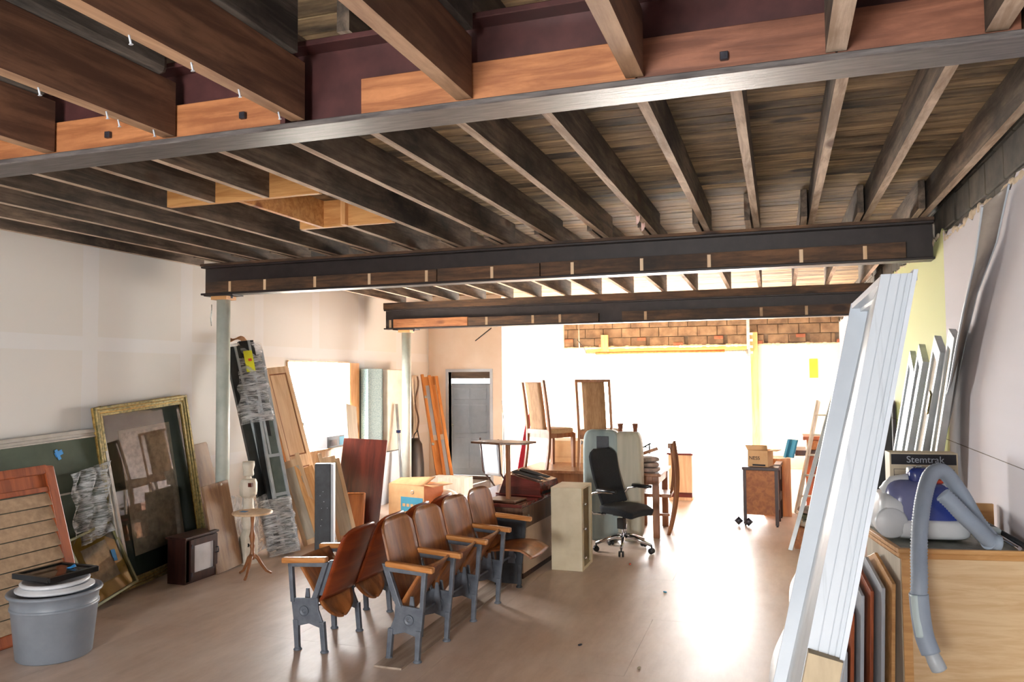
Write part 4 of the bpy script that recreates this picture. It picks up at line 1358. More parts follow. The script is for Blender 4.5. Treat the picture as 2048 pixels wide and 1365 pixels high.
# ------------------------------------------------------------------ center group
# console desk
t = thing('console_desk', 'old dark-topped wooden desk with pale grille side, behind the theater seats', 'desk', (-2.30, 7.10, 0), R(-3))
G().box(-.75, 0, 0, 1.35, .66, .69).build('desktop', 'mahogany_x', t, bevel=.004)
G().box(-.03, .0, .02, 1.33, .46, .655).build('apron', 'walnut', t, bevel=.003)
G().box(-.72, -.03, .02, .04, .0, .655).build('end_panel', 'walnut', t)
o = G().box(-.03, -.005, .04, 1.33, .05, .46).build('side_panel', 'desk_cream', t, bevel=.002)
for i in range(15):
    G().box(-.004, .0, .82, 1.22, .09 + i * .023, .10 + i * .023).build('louver', 'desk_cream', t)
G().box(-.05, -.01, .04, 1.33, 0, .05).build('plinth', 'darkwood', t)
for y in (.1, .16):
    G().lathe([(0, 0), (.012, 0), (.01, .01), (0, .012)], 10, mx=Matrix.Translation((.0, y, .57)) @ Matrix.Rotation(R(90), 4, 'Y')).build('control_knob', 'galv', t)

# small pedestal stand on the desk
t = thing('pedestal_stand', 'thin-topped metal pedestal stand on the dark desk', 'stand', (-2.50, 7.30, .692), R(-8))
G().box(-.19, .13, -.12, .14, 0, .02).build('base', 'walnut', t, bevel=.006)
G().box(-.02, .018, -.02, .018, .02, .55).build('post', 'chairwood', t, bevel=.003)
G().prism([(-.36, -.1), (.0, -.18), (.22, -.1), (.24, .14), (-.1, .2), (-.34, .1)], .55, .57, 'z').build('top', 'walnut', t, bevel=.004)

# red box on the desk
t = thing('sloping_box', 'dark red slope-sided wooden organizer on the far end of the dark desk', 'box', (-2.74, 7.68, .692), R(-8))
g = G()
g.hexa([(0, 0, 0), (.47, 0, 0), (.47, .5, 0), (0, .5, 0), (.05, .06, .21), (.45, .04, .13), (.45, .48, .13), (.05, .48, .23)])
g.build('body', 'mahogany_x', t, bevel=.006)
for k in range(2):
    G().hexa([(.09, .14 + .17 * k, .21), (.42, .12 + .17 * k, .15), (.42, .2 + .17 * k, .152), (.09, .22 + .17 * k, .212), (.09, .14 + .17 * k, .222), (.42, .12 + .17 * k, .158), (.42, .2 + .17 * k, .16), (.09, .22 + .17 * k, .226)]).build('slot', 'hole_dark', t)
G().box(-.02, .49, -.02, .0, .0, .018).build('front_lip', 'mahogany_x', t, bevel=.003)
G().box(.472, .476, .04, .46, .02, .05).build('side_slot', 'hole_dark', t)

# beige open box cabinet
t = thing('open_cabinet', 'narrow cream cabinet with open side and three small knobs, left of the office chair', 'cabinet', (-2.15, 7.56, 0), R(0))
w, d_, h = .31, .42, .80
G().box(0, w, 0, .018, 0, h).build('front_panel', 'beige', t, bevel=.003)
G().box(0, .018, .018, d_, 0, h).build('side_panel', 'beige', t)
G().box(0, w, d_, d_ + .015, 0, h).build('back_panel', 'beige', t)
G().box(.018, w - .0, .018, d_, h - .018, h).build('top_panel', 'beige', t)
G().box(.018, w - .0, .018, d_, .0, .03).build('bottom_panel', 'beige', t)
G().box(w - .02, w, .018, .07, .03, h - .018).build('face_stile', 'beige', t)
G().box(w - .02, w, d_ - .05, d_, .03, h - .018).build('face_stile', 'beige', t)
G().box(.018, w - .03, .07, .2, .38, .40).build('shelf', 'honey_x', t)
for z in (.12, .40, .64):
    G().lathe([(0, 0), (.008, 0), (.008, .012), (.016, .018), (.014, .028), (0, .03)], 12, mx=Matrix.Translation((w, .06, z)) @ Matrix.Rotation(R(90), 4, 'Y')).build('knob', 'chrome', t)

# office chair
t = thing('office_chair', 'black office chair with chrome armrests and five-star chrome base', 'chair', (-1.62, 8.58, 0), R(-30))


def backfn(u, v):
    s = 2 * u - 1
    hw = .20 + .02 * v
    hw *= math.sqrt(max(.05, 1 - max(0, (v - .8) / .2) ** 3 * .7))
    return (-.16 - .17 * v + .03 * s * s - .03 * math.sin(v * 3), hw * s, .50 + .58 * v)


G().sheet(backfn, 12, 16, .035).build('backrest', 'black_fabric', t, bevel=.012)


def seatfn(u, v):
    s = 2 * u - 1
    return (-.2 + .46 * v, .23 * s * math.sqrt(max(.1, 1 - .45 * abs(2 * v - 1) ** 4)), .445 + .02 * math.cos(s * 1.4) - .04 * max(0, v - .7) * 3)


G().sheet(seatfn, 12, 14, .075).build('seat', 'black_fabric', t, bevel=.02)
for s in (-1, 1):
    G().tube([(-.12, s * .16, .40), (-.2, s * .27, .41), (-.25, s * .29, .47), (-.25, s * .29, .56), (-.18, s * .29, .63), (-.05, s * .29, .655), (.1, s * .29, .66)], .013, 10).build('arm_tube', 'chrome', t)
    G().tube([(-.12, s * .29, .665), (.14, s * .29, .672)], [.02, .018], 10).build('arm_pad', 'black_plastic', t)
G().tube([(0, 0, .16), (0, 0, .30)], .028, 14).build('gas_lift', 'chrome', t)
G().tube([(0, 0, .29), (0, 0, .40)], .02, 12).box(-.1, .1, -.07, .07, .375, .40).build('mechanism', 'black_plastic', t)
G().box(.02, .1, -.14, -.09, .26, .37).build('lever', 'black_plastic', t)
for k in range(5):
    a = R(72 * k + 16)
    c, s = math.cos(a), math.sin(a)
    leg = G().tube([(0, 0, .16), (.12 * c, .12 * s, .15), (.31 * c, .31 * s, .09)], [.028, .024, .016], 10).build('base_leg', 'chrome', t)
    q = G()
    q.tube([(.31 * c, .31 * s, .05), (.31 * c, .31 * s, .095)], .009, 8)
    for e in (-.018, .018):
        q.lathe([(0, -.009), (.03, -.009), (.032, 0), (.03, .009), (0, .009)], 14, mx=Matrix.Translation((.31 * c - s * e, .31 * s + c * e, .033)) @ Matrix.Rotation(a, 4, 'Z') @ Matrix.Rotation(R(90), 4, 'X'))
    q.build('caster', 'black_plastic', leg)

# folded mattress
t = thing('folded_mattress', 'grey green folded mattress standing on end behind the office chair', 'mattress', (-2.15, 8.90, 0), R(1))
G().blob((.20, .14, .64), (.21, .11, .63), .28, 32).build('front_fold', 'foam', t)
G().blob((.50, .18, .63), (.16, .14, .62), .3, 32).build('rear_fold', 'foam_side', t)
G().box(.16, .30, .022, .034, 1.02, 1.20).build('dark_band', 'cast_dark', t, bevel=.004)

# table with two chairs


def table(name, label, loc, rz, w, d_, h, m, legw=.07, apron=.12):
    t = thing(name, label, 'table', loc, rz)
    G().box(0, w, 0, d_, h - .03, h).build('tabletop', m, t, bevel=.006)
    g = G().box(.05, w - .05, .04, .06, h - .03 - apron, h - .03).box(.05, w - .05, d_ - .06, d_ - .04, h - .03 - apron, h - .03)
    g.box(.04, .06, .06, d_ - .06, h - .03 - apron, h - .03).box(w - .06, w - .04, .06, d_ - .06, h - .03 - apron, h - .03)
    g.build('apron', m, t)
    for x in (.03, w - .03 - legw):
        for y in (.03, d_ - .03 - legw):
            G().box(x, x + legw, y, y + legw, 0, h - .03).build('leg', m, t, bevel=.006)
    return t


table('dining_table', 'brown dining table carrying two high-backed chairs', (-3.05, 9.22, 0), R(-2), 1.27, .9, .76, 'chairwood')


def dining_chair(label, loc, rz, panel):
    """faces local +y; origin at floor between the legs"""
    t = thing('dining_chair', label, 'chair', loc, rz, 'high-backed chairs on the table')

    def rear(z):
        return -.2 - .09 * max(0, (z - .45) / .62) ** 1.3 - .05 * max(0, (.35 - z) / .35) ** 1.5
    for s in (-1, 1):
        g = G()
        zs = [0, .12, .24, .36, .46, .6, .75, .9, 1.07]
        for z0, z1 in zip(zs, zs[1:]):
            y0, y1 = rear(z0), rear(z1)
            a, b = s * .20 - .015, s * .20 + .015
            g.hexa([(a, y0 - .018, z0), (b, y0 - .018, z0), (b, y0 + .018, z0), (a, y0 + .018, z0), (a, y1 - .018, z1), (b, y1 - .018, z1), (b, y1 + .018, z1), (a, y1 + .018, z1)])
        g.build('rear_leg', 'chairwood', t)
        G().hexa([(s * .19 - .017, .19, 0), (s * .19 + .017, .19, 0), (s * .19 + .017, .225, 0), (s * .19 - .017, .225, 0), (s * .19 - .022, .185, .42), (s * .19 + .022, .185, .42), (s * .19 + .022, .23, .42), (s * .19 - .022, .23, .42)]).build('front_leg', 'chairwood', t)
    G().box(-.215, .215, rear(1.07) - .018, rear(1.07) + .018, 1.05, 1.085).build('top_rail', 'chairwood', t, bevel=.004)
    G().box(-.2, .2, rear(.47) - .015, rear(.47) + .015, .42, .475).build('lower_back_rail', 'chairwood', t)
    G().sheet(lambda u, v: (-.135 + .27 * u, rear(.45 + .61 * v) + .004, .45 + .61 * v), 4, 14, .026).build('back_panel', panel, t)
    G().box(-.2, .2, -.2, .215, .37, .43).build('seat_frame', 'chairwood', t)
    G().blob((0, .015, .452), (.215, .22, .035), .35, 24).build('cushion', 'cushion', t)
    return t


dining_chair('left high-backed chair on the dining table, turned three-quarters away', (-2.72, 9.58, .761), R(-32), 'chairpanel')
dining_chair('right high-backed chair on the dining table, seen straight from behind', (-2.08, 9.52, .761), R(-3), 'chairpanel')
# boxes and chair behind the table
t = thing('pedestal_box', 'tan cardboard box on the floor behind the dining table chairs', 'box', (-2.95, 10.35, 0), R(4))
G().box(0, .85, 0, .5, 0, 1.02).build('carton', 'cardboard_pale', t, bevel=.003)
G().box(.0, .85, -.004, 0, .80, .805).build('seam', 'cardboard', t)
G().lathe([(0, 0), (.03, 0), (.03, .001), (0, .001)], 12, mx=Matrix.Translation((.42, -.001, 1.0)) @ Matrix.Rotation(R(90), 4, 'X')).build('hand_hole', 'white', t)
t = thing('metal_chair', 'small chair with white seat back seen between the pedestal stand and the table', 'chair', (-3.35, 9.45, 0), R(-35))
for s in (-1, 1):
    G().tube([(s * .17, .2, 0), (s * .17, .08, .45), (s * .19, -.12, .7), (s * .2, -.16, 1.12)], .012, 8).build('rear_leg', 'darkwood', t)
    G().tube([(s * .17, -.25, 0), (s * .17, -.2, .45), (s * .17, .1, .47)], .012, 8).build('front_leg', 'darkwood', t)
G().box(-.18, .18, -.22, .1, .45, .48).build('seat', 'cushion', t, bevel=.01)
G().sheet(lambda u, v: (-.17 + .34 * u, -.10 - .05 * v, .66 + .4 * v), 6, 6, .012).build('back_panel', 'white', t)
mx, _, _ = frame_at((-3.42, 10.02, 0), (-3.28, 10.12, 0), (-3.30, 10.3, 1.5))
tag(G().prism([(0, 0), (.13, 0), (.14, 1.0), (.11, 1.52), (.06, 1.3), (.03, .8)], 0, .02, 'z').build('red_board', 'redmetal', None, xf=mx), 'narrow dark red board leaning behind the left high-backed chair', 'board')
tag(G().tube([(-3.62, 10.4, 0), (-3.66, 10.5, 1.3), (-3.7, 10.55, 1.55)], [.007, .006, .003], 6).build('thin_pole', 'darkgreen', None), 'thin dark pole behind the small chair', 'pole')

# second table with chair and things
table('side_table', 'brown wooden table right of the folded mattress', (-1.72, 9.28, 0), R(0), .40, .9, .745, 'chairwood', .075, .1)
t = thing('slatted_chair', 'brown chair with tall curved slat back, right of the side table', 'chair', (-1.45, 9.73, 0), R(3))
for dy in (-.19, .19):
    G().sheet(lambda u, v: (.11 + .03 * u + .11 * math.sin(v * 2.4 + .4) * (.9) - .13 * (1 - v) ** 3 * 0 + .06 * v, dy + .02 * u, 1.08 * v), 2, 16, .022).build('rear_leg', 'chairwood', t)
for k in range(3):
    dy = -.1 + .1 * k
    G().sheet(lambda u, v: (.2 - .02 * u + .03 * math.sin(v * 3), dy + .02 * u, .48 + .55 * v), 2, 10, .012).build('back_slat', 'chairwood', t)
G().box(-.22, .2, -.2, .2, .44, .48).build('seat', 'chairwood', t, bevel=.006)
G().box(.17, .215, -.2, .2, 1.02, 1.08).build('top_rail', 'chairwood', t, bevel=.004)
for dy in (-.18, .16):
    G().box(-.2, -.17, dy, dy + .03, 0, .44).build('front_leg', 'chairwood', t)
G().box(-.19, .18, -.18, -.165, .22, .25).build('stretcher', 'chairwood', t)
for i, (z, s, lab) in enumerate(((.746, .17, 'bottom folded cushion on the side table'), (.806, .155, 'middle folded patterned cloth on the side table'), (.866, .14, 'top folded patterned cloth on the side table'))):
    tag(G().blob((0, 0, .03), (s, .16, .03), .5, 18).build('folded_cloth', 'clothes', None, xf=Matrix.Translation((-1.53, 9.50, z)) @ Matrix.Rotation(.3 * i, 4, 'Z')), lab, 'cloth', 'folded cloths on the side table')
t = thing('clamp_tool', 'metal and brown wood clamp-like tool on the pile of folded cloths', 'tool', (-1.58, 9.50, .93), R(10))
G().bar((0, 0, .02), (.2, 0, .09), .03, .04).build('wooden_grip', 'chairwood', t)
G().bar((-.06, .02, .05), (.12, .02, .15), .008, .02).bar((.1, .02, .02), (.1, .02, .15), .008, .02).bar((-.08, .02, .1), (.1, .02, .1), .006, .012).build('metal_arms', 'alu_dark', t)
for x, lab in ((-1.735, 'left small brown pot on top of the folded mattress'), (-1.565, 'right small brown pot on top of the folded mattress')):
    tag(G().lathe([(0, 0), (.025, 0), (.032, .075), (.036, .075), (.036, .09), (.03, .09), (.024, .01), (0, .01)], 14).build('flower_pot', 'brick', None, xf=Matrix.Translation((x, 9.04, 1.251))), lab, 'pot', 'small brown pots')
t = thing('low_cabinet', 'low orange brown cabinet at the right of the slatted chair', 'cabinet', (-1.62, 12.2, 0))
G().box(0, .35, 0, .5, .0, .68).build('body', 'honey', t, bevel=.003)
G().box(-.02, .37, -.02, .52, .68, .71).build('top', 'mahogany_x', t, bevel=.003)
G().box(-.0, .35, -.01, 0, .05, .12).build('plinth', 'mahogany_x', t)

# ------------------------------------------------------------------ right of the opening
t = thing('wooden_desk', 'old wooden desk end with dark legs under the open printed carton', 'desk', (-.46, 10.42, 0), R(-4))
G().box(0, .42, 0, .03, .14, .69).build('end_panel', 'drawerwood', t, bevel=.003)
G().box(-.0, .04, -.005, .035, .02, .69).build('leg', 'darkwood', t)
G().box(.38, .42, -.005, .035, .02, .69).build('leg', 'darkwood', t)
G().box(.38, .42, .3, .34, .02, .69).build('leg', 'darkwood', t)
G().box(.38, .42, .66, .70, .02, .69).build('leg', 'darkwood', t)
G().box(-.01, .43, -.015, .28, .69, .73).build('top', 'darkwood', t, bevel=.004)
G().box(.39, .41, .035, .28, .18, .69).build('side_rail', 'walnut', t)
G().box(.39, .41, .3, .66, .52, .69).build('side_rail', 'walnut', t)
G().box(.40, .415, .3, .66, .26, .36).build('side_rail', 'walnut', t)
G().box(.03, .39, .6, .64, .1, .7).build('back_panel', 'drawerwood', t)
G().box(.35, .43, .28, .72, .70, .74).build('top_rail', 'walnut', t)
for x, y in ((.02, .015), (.4, .015), (.4, .68)):
    G().lathe([(0, 0), (.012, 0), (.016, .01), (.01, .02), (0, .02)], 10, (x, y, 0)).build('foot', 'bolt', t)
for i, (x, y, lab) in enumerate(((-.52, 10.45, 'left dark diamond-shaped iron finial in front of the wooden desk'), (-.40, 10.40, 'right dark diamond-shaped iron finial in front of the wooden desk'))):
    tag(G().lathe([(0, -.02), (.055, -.008), (.055, .008), (0, .02)], 4, mx=Matrix.Rotation(R(90), 4, 'X')).build('iron_castor', 'bolt', None, xf=Matrix.Translation((x, y - .03, .056))), lab, 'castor', 'finials by the desk')  # diamond-shaped wheels at the foot of the desk

t = thing('open_carton', 'open tan carton with black lettering on top of the wooden desk', 'box', (-.40, 10.50, .731), R(-14))
G().box(0, .25, 0, .005, 0, .2).build('front', 'cardboard_pale', t)
G().box(.245, .25, .005, .26, 0, .2).box(0, .005, .005, .26, 0, .2).box(0, .25, .255, .26, 0, .2).box(.005, .245, .005, .255, 0, .005).build('walls', 'cardboard_pale', t)
G().sheet(lambda u, v: (.25 * u - .03 * v * (1 - u), -.0 - .02 * v, .2 + .07 * v), 3, 3, .004).build('flap', 'cardboard_pale', t)
G().sheet(lambda u, v: (.25 + .11 * v, .26 * u, .2 - .0 * v), 3, 3, .004).build('flap', 'cardboard_pale', t)
G().box(.06, .22, -.001, 0, .008, .03).build('printed_bar', 'black_print', t)


def lettering(body, size, m, parent, mx, ext=.0008):
    c = bpy.data.curves.new('lettering', 'FONT')
    c.body = body
    c.size = size
    c.extrude = ext
    c.materials.append(M[m])
    tmp = bpy.data.objects.new('lettering_curve', c)
    me = bpy.data.meshes.new_from_object(tmp)
    bpy.data.objects.remove(tmp)
    me.name = 'lettering'
    if not me.materials:
        me.materials.append(M[m])
    o = bpy.data.objects.new('lettering', me)
    COL.objects.link(o)
    o.parent = parent
    o.matrix_basis = mx
    return o


RX = Matrix.Rotation(PI / 2, 4, 'X')
o = lettering('NESS', .062, 'black_print', t, Matrix.Translation((.018, -.002, .085)) @ RX)

t = thing('step_ladder', 'glare-paled wooden stepladder leaning at the right in front of the back wall', 'ladder', (.3, 11.5, 0), R(0))
a0, a1 = Vector((-.12, 0, .0)), Vector((.22, .55, 1.50))
for s in (0, .34):
    G().bar(a0 + Vector((s, 0, 0)), a1 + Vector((s * .9, 0, 0)), .03, .07).build('rail', 'rawply', t, bevel=.003)  # pale rails and steps carry the outdoor glare in their colour
for k in range(5):
    p = a0.lerp(a1, .15 + .18 * k)
    G().bar(p, p + Vector((.34, 0, 0)), .07, .02).build('step', 'rawply', t)
t = thing('chest', 'orange brown chest behind the long aluminium strip', 'chest', (.33, 12.15, 0))
G().box(0, .45, 0, .5, 0, .72).build('body', 'shutterwood', t, bevel=.004)
G().box(-.03, .48, -.03, .53, .94, .99).build('top', 'shutterwood', t, bevel=.01)
G().box(.02, .43, .02, .48, .8, .94).build('neck', 'drawerwood', t, bevel=.01)
G().box(-.14, .5, -.1, .5, .721, .80).build('slab', 'darkwood', t, bevel=.004)
t = thing('printed_bag', 'blue printed bag standing behind the open carton', 'bag', (.02, 11.2, 0))
G().box(-.25, .1, 0, .4, 0, .76).build('crate', 'orangewood', t)
label_part(G().sheet(lambda u, v: (.02 + .12 * u + .06 * v, .1 + .05 * math.sin(u * 5), .77 + .24 * v), 6, 8, .03).build('bag', 'blueprint', t), 'blue printed bag')
t = thing('lower_box', 'brown box with folded cloths at the foot of the long aluminium strip', 'box', (.12, 9.2, 0), R(-8))
G().box(0, .4, 0, .4, 0, .22).build('carton', 'drawerwood', t, bevel=.003)
for k in range(3):
    tag(G().blob((0, 0, .035), (.17 - .01 * k, .16, .035), .5, 16).build('folded_cloth', ['rawply', 'darkgreen', 'clothes'][k], None, xf=Matrix.Translation((.34, 9.37, .222 + .07 * k)) @ Matrix.Rotation(.4 * k, 4, 'Z')),
        ['bottom pale folded cloth on the brown box', 'middle green folded cloth on the brown box', 'top crumpled cloth on the brown box'][k], 'cloth', 'cloths on the brown box')
t = thing('aluminium_strip', 'long thin aluminium strip with dark clips leaning left of the white door frame', 'strip', mx=frame_at((.05, 9.13, 0), (.10, 9.13, 0), (.66, 9.60, 2.02))[0])
G().box(0, .045, 0, 2.16, 0, .03).build('strip', 'alu', t, bevel=.003)
for z in (.95, 1.55, 1.82):
    G().box(.046, .062, z, z + .1, 0, .03).build('clip', 'bolt', t)

# garage door hardware and posts
t = thing('timber_post', 'orange timber post at the right side of the garage opening', 'post', (-.47, 16.90, 0))
G().box(-.075, .07, -.0, .06, 0, 2.74).build('post', 'newlumber_z', t, bevel=.004)
t = thing('door_track', 'vertical steel door track with bracket hanging from the ceiling by the right post', 'track', (-.58, 16.84, 0))
G().box(-.03, .03, 0, .03, 2.25, 3.29).build('rail', 'galv', t)
for z in (2.3, 2.42, 2.55, 2.68):
    G().box(.03, .09, -.01, .02, z, z + .05).build('bracket', 'galv', t)
G().lathe([(0, 0), (.09, 0), (.09, .05), (0, .05)], 18, mx=Matrix.Translation((-.06, .0, 2.3)) @ Matrix.Rotation(R(90), 4, 'Y')).build('cable_drum', 'galv', t)
t = thing('spring_shaft', 'long steel spring shaft across the top of the garage opening', 'shaft', (-3.94, 16.80, 2.36))
G().tube([(0, 0, 0), (3.35, 0, 0)], .018, 12).build('shaft', 'galv', t)
G().tube([(.2, 0, 0), (2.9, 0, 0)], .035, 14).build('spring', 'drawerwood', t)
G().tube([(0, 0, -.1), (0, 0, .0), (-.05, 0, .12), (-.2, 0, .3)], .008, 6).build('cable', 'bolt', t)
tag(G().box(-3.64, -3.49, 16.9, 16.965, 2.39, 2.76).build('timber_block', 'newlumber_z', None, bevel=.004), 'short orange timber block on the blocks above the garage opening', 'block')
tag(G().tube([(-4.12, 16.84, 3.28), (-4.10, 16.84, 2.0)], .014, 6).build('pull_chain', 'galv', None), 'thin chain hanging at the left of the garage opening', 'chain')
o = G().box(.58, .74, 16.985, 16.998, 1.80, 2.18).build('paint_patch', 'yellowtag', None)
tag(o, 'yellow green paper patch on the wall right of the garage opening', 'paper')
t = thing('wire_crate', 'faint orange wire crate standing outside in the glare', 'crate', (-1.95, 17.8, 0))
g = G()
for i in range(7):
    g.tube([(i * .1, 0, 0), (i * .1, 0, .4)], .006, 4).tube([(i * .1, .4, 0), (i * .1, .4, .4)], .006, 4)
for z in (0.01, .13, .26, .4):
    g.tube([(0, 0, z), (.6, 0, z), (.6, .4, z), (0, .4, z), (0, 0, z)], .008, 4)
g.build('wires', 'redink', t)['kind'] = 'stuff'

# ------------------------------------------------------------------ leaning doors and strips at the right wall
LD = [((.93, 8.9, 0), (.93, 7.75, 0), (1.11, 7.52, 2.08), .78, 2.22, 'silver', 'white framed glazed door nearest the green wall, first of the leaning panels'),
      ((.86, 8.0, 0), (.86, 7.2, 0), (1.06, 6.72, 2.11), .27, 2.26, 'alu', 'narrow grey metal frame with two screws, second of the leaning panels'),
      ((.84, 7.2, 0), (.84, 6.5, 0), (1.08, 6.20, 2.15), .30, 2.3, 'silver', 'pale blue grey door edge with brass latch, third of the leaning panels'),
      ((.88, 6.6, 0), (.88, 6.2, 0), (1.11, 5.87, 2.18), .22, 2.3, 'silver', 'plain grey panel behind the twisted strip, last of the leaning panels')]
for i, (p0, p1, p2, w, h, m, lab) in enumerate(LD):
    mx, _, h = frame_at(p0, p1, p2)
    t = thing('leaning_panel', lab, 'panel', mx=mx, group='panels leaning on the right wall')
    th = .045
    G().box(0, .05, 0, h, 0, th).box(w - .05, w, 0, h, 0, th).build('stile', m, t, bevel=.003)
    for z0, z1 in ((0, .08), (h * .55, h * .55 + .05), (h - .1, h)):
        G().box(.05, w - .05, z0, z1, 0, th).build('rail', m, t, bevel=.003)
    G().box(.05, w - .05, .08, h * .55, .012, .03).build('panel', 'white' if i < 2 else 'rawply', t)
    G().box(.05, w - .05, h * .55 + .05, h - .1, .012, .03).build('panel', 'greyglass' if i == 1 else ('white' if i == 0 else 'rawply'), t)
    if i == 1:
        for z in (h - .08, h - .2):
            G().lathe([(0, 0), (.009, 0), (0, .004)], 10, (w - .025, z, th)).build('screw', 'galv', t)
    if i == 2:
        G().box(w - .075, w - .01, h - .48, h - .32, th, th + .012).build('brass_latch', 'gold_worn', t, bevel=.006)
tag(G().box(.98, 1.12, 9.0, 9.5, 1.25, 1.75).build('black_grille', 'black_plastic', None) if False else G().box(.9, 1.1, 9.1, 9.6, 0, 1.6).build('dark_shelf', 'black_plastic', None, bevel=.01), 'black shelf-like object behind the first leaning panel', 'shelf')

# twisted strip
LS = [(1.03, 4.699, 2.762), (1.03, 4.901, 2.51), (1.03, 5.215, 2.262), (1.03, 5.41, 2.092), (1.03, 5.665, 1.842), (1.03, 5.885, 1.675), (1.02, 6.165, 1.361), (.96, 6.3, .7), (.9, 6.4, 0)]
RS = [(1.13, 4.597, 2.849), (1.13, 4.876, 2.601), (1.13, 5.356, 2.368), (1.13, 5.689, 2.114), (1.13, 5.9, 1.931), (1.12, 6.106, 1.681), (1.08, 6.293, 1.351), (1.02, 6.42, .7), (.96, 6.5, 0)]
LS = [(x, 5.25 + (y - 4.699) * .25 if False else y, z) for x, y, z in LS]


def interp(P, v):
    f = v * (len(P) - 1)
    i = min(int(f), len(P) - 2)
    return Vector(P[i]).lerp(Vector(P[i + 1]), f - i)


t = thing('twisted_strip', 'long twisted pale metal strip leaning against the right wall up to the blocks', 'strip')
G().sheet(lambda u, v: interp(LS, v).lerp(interp(RS, v), u), 2, 40, .004).build('strip', 'stripface', t)
for P in (LS, RS):
    G().tube([interp(P, k / 40) for k in range(41)], .006, 6).build('rolled_edge', 'white', t)

# ------------------------------------------------------------------ counter cabinet
AX, AY, CZ = .552, 4.405, 1.02
t = thing('counter_cabinet', 'pale oak cabinet with dusty grey top at the right, carrying the vacuum cleaner', 'cabinet', (AX, AY, 0), R(10))
W_, D_ = .585, .60
g = G().box(0, W_, 0, D_, CZ - .006, CZ)
g.build('countertop', 'countertop', t)
g = G()
g.prism([(-.006, .0), (W_, .0), (W_, .02), (.018, .02), (.018, D_), (-.006, D_)], CZ - .045, CZ + .002, 'z') if False else None
for (x0, x1, y0, y1, z0, z1) in ((-.012, W_, -.012, .012, CZ - .022, CZ + .002), (-.012, .012, .012, D_, CZ - .022, CZ + .002), (-.004, W_, -.004, .012, CZ - .05, CZ - .022), (-.004, .012, .012, D_, CZ - .05, CZ - .022)):
    g.box(x0, x1, y0, y1, z0, z1)
g.build('edge_moulding', 'oakedge', t, bevel=.004)
G().box(.012, W_, .012, .03, 0, CZ - .05).build('front_panel', 'oakpanel', t)
G().box(.008, .05, .008, .012, 0, CZ - .05).build('corner_post', 'oakedge', t)
G().box(.008, .026, .03, D_, 0, CZ - .05).build('side_panel', 'rawply', t)
G().box(.03, W_, D_ - .02, D_, 0, CZ - .05).build('back_panel', 'rawply', t)
# narrow boards leaning on its left side
nb = [(-.035, .02, .93, 'oakedge', 'pale oak board nearest the cabinet side, among the narrow boards'),
      (-.075, .05, .90, 'white', 'white painted board second from the cabinet side, among the narrow boards'),
      (-.115, .1, .87, 'shutterwood', 'brown board third from the cabinet side, among the narrow boards'),
      (-.155, .12, .84, 'white', 'white painted board fourth from the cabinet side, among the narrow boards'),
      (-.195, .15, .74, 'shutterwood', 'reddish board fifth from the cabinet side, among the narrow boards'),
      (-.235, .12, .55, 'white', 'short white board farthest from the cabinet side, among the narrow boards')]
cm = Matrix.Translation((AX, AY, 0)) @ Matrix.Rotation(R(10), 4, 'Z')
for i, (dx, dy, h, m, lab) in enumerate(nb):
    o = G().prism([(0, 0), (.46, 0), (.46, h - .06), (.30, h), (0, h - .05 - .04)], 0, .018, 'x').build('narrow_board', m, None, bevel=.003, xf=cm @ Matrix.Translation((dx - .03, dy, 0)) @ Matrix.Rotation(R(2.0), 4, 'Y'))
    tag(o, lab, 'board', 'boards leaning beside the counter cabinet')

# lettered carton behind the vacuum
K = .898


def kk(p):
    return Vector((p[0] * K, p[1] * K, 1.9 + (p[2] - 1.9) * K))


t = thing('lettered_carton', 'cream carton with black lettered band behind the vacuum cleaner', 'box', (.575, 4.90, CZ + .001), R(4))
G().box(0, .345, 0, .13, 0, .43).build('carton', 'beige', t, bevel=.003)
G().box(.008, .337, -.0012, 0, .365, .422).build('black_band', 'black_print', t)
lettering('Stemtrak', .052, 'white', t, Matrix.Translation((.085, -.003, .376)) @ RX)
for k in range(5):
    z = .34 - k * .032
    for x0, x1 in ((.02, .15), (.18, .325)):
        g = G().box(x0, x1, -.0012, 0, z - .002, z)
        g.build('printed_rule', 'black_print', t)
G().box(.02, .022, -.0012, 0, .18, .34).build('printed_rule', 'black_print', t)
G().box(.323, .325, -.0012, 0, .18, .34).build('printed_rule', 'black_print', t)
tag(G().box(.96, 1.12, 5.02, 5.06, CZ + .0, CZ + .14).build('oak_offcut', 'oakedge', None) if False else G().box(.95, 1.13, 5.14, 5.17, 0, CZ + .13).build('oak_offcut', 'oakedge', None), 'upright oak board behind the right end of the counter', 'board')

# vacuum cleaner
VS = 1.2
t = thing('vacuum_cleaner', 'canister vacuum cleaner, white and blue, with ribbed hose over the counter edge', 'vacuum cleaner', mx=Matrix.Translation((.690, 4.73, CZ + .003)) @ Matrix.Rotation(R(6), 4, 'Z') @ Matrix.Scale(VS, 4))
G().blob((.02, 0, .052), (.165, .13, .046), .42, 32).build('lower_shell', 'vacwhite', t)
G().blob((.045, .0, .135), (.125, .115, .105), .58, 32).build('dust_bin', 'vacblue', t)
G().blob((-.055, .0, .14), (.095, .117, .118), .6, 28).build('rear_shell', 'vacpurple', t)
G().blob((-.125, .0, .105), (.06, .12, .095), .5, 28).build('rear_hood', 'vacwhite', t)
for s in (-1, 1):
    G().lathe([(0, -.008), (.06, -.008), (.068, 0), (.06, .008), (0, .012)], 30, mx=Matrix.Translation((-.140, s * .115, .078)) @ Matrix.Rotation(-s * PI / 2, 4, 'X')).build('wheel', 'vacwhite', t)
G().tube([(-.15, -.02, .20), (-.11, -.02, .245), (-.03, -.02, .262), (.03, -.02, .245)], [.022, .024, .022, .02], 14).build('handle', 'vacwhite', t)
G().blob((.0, -.02, .27), (.05, .05, .04), .5, 18).build('latch_cover', 'vacblue', t)
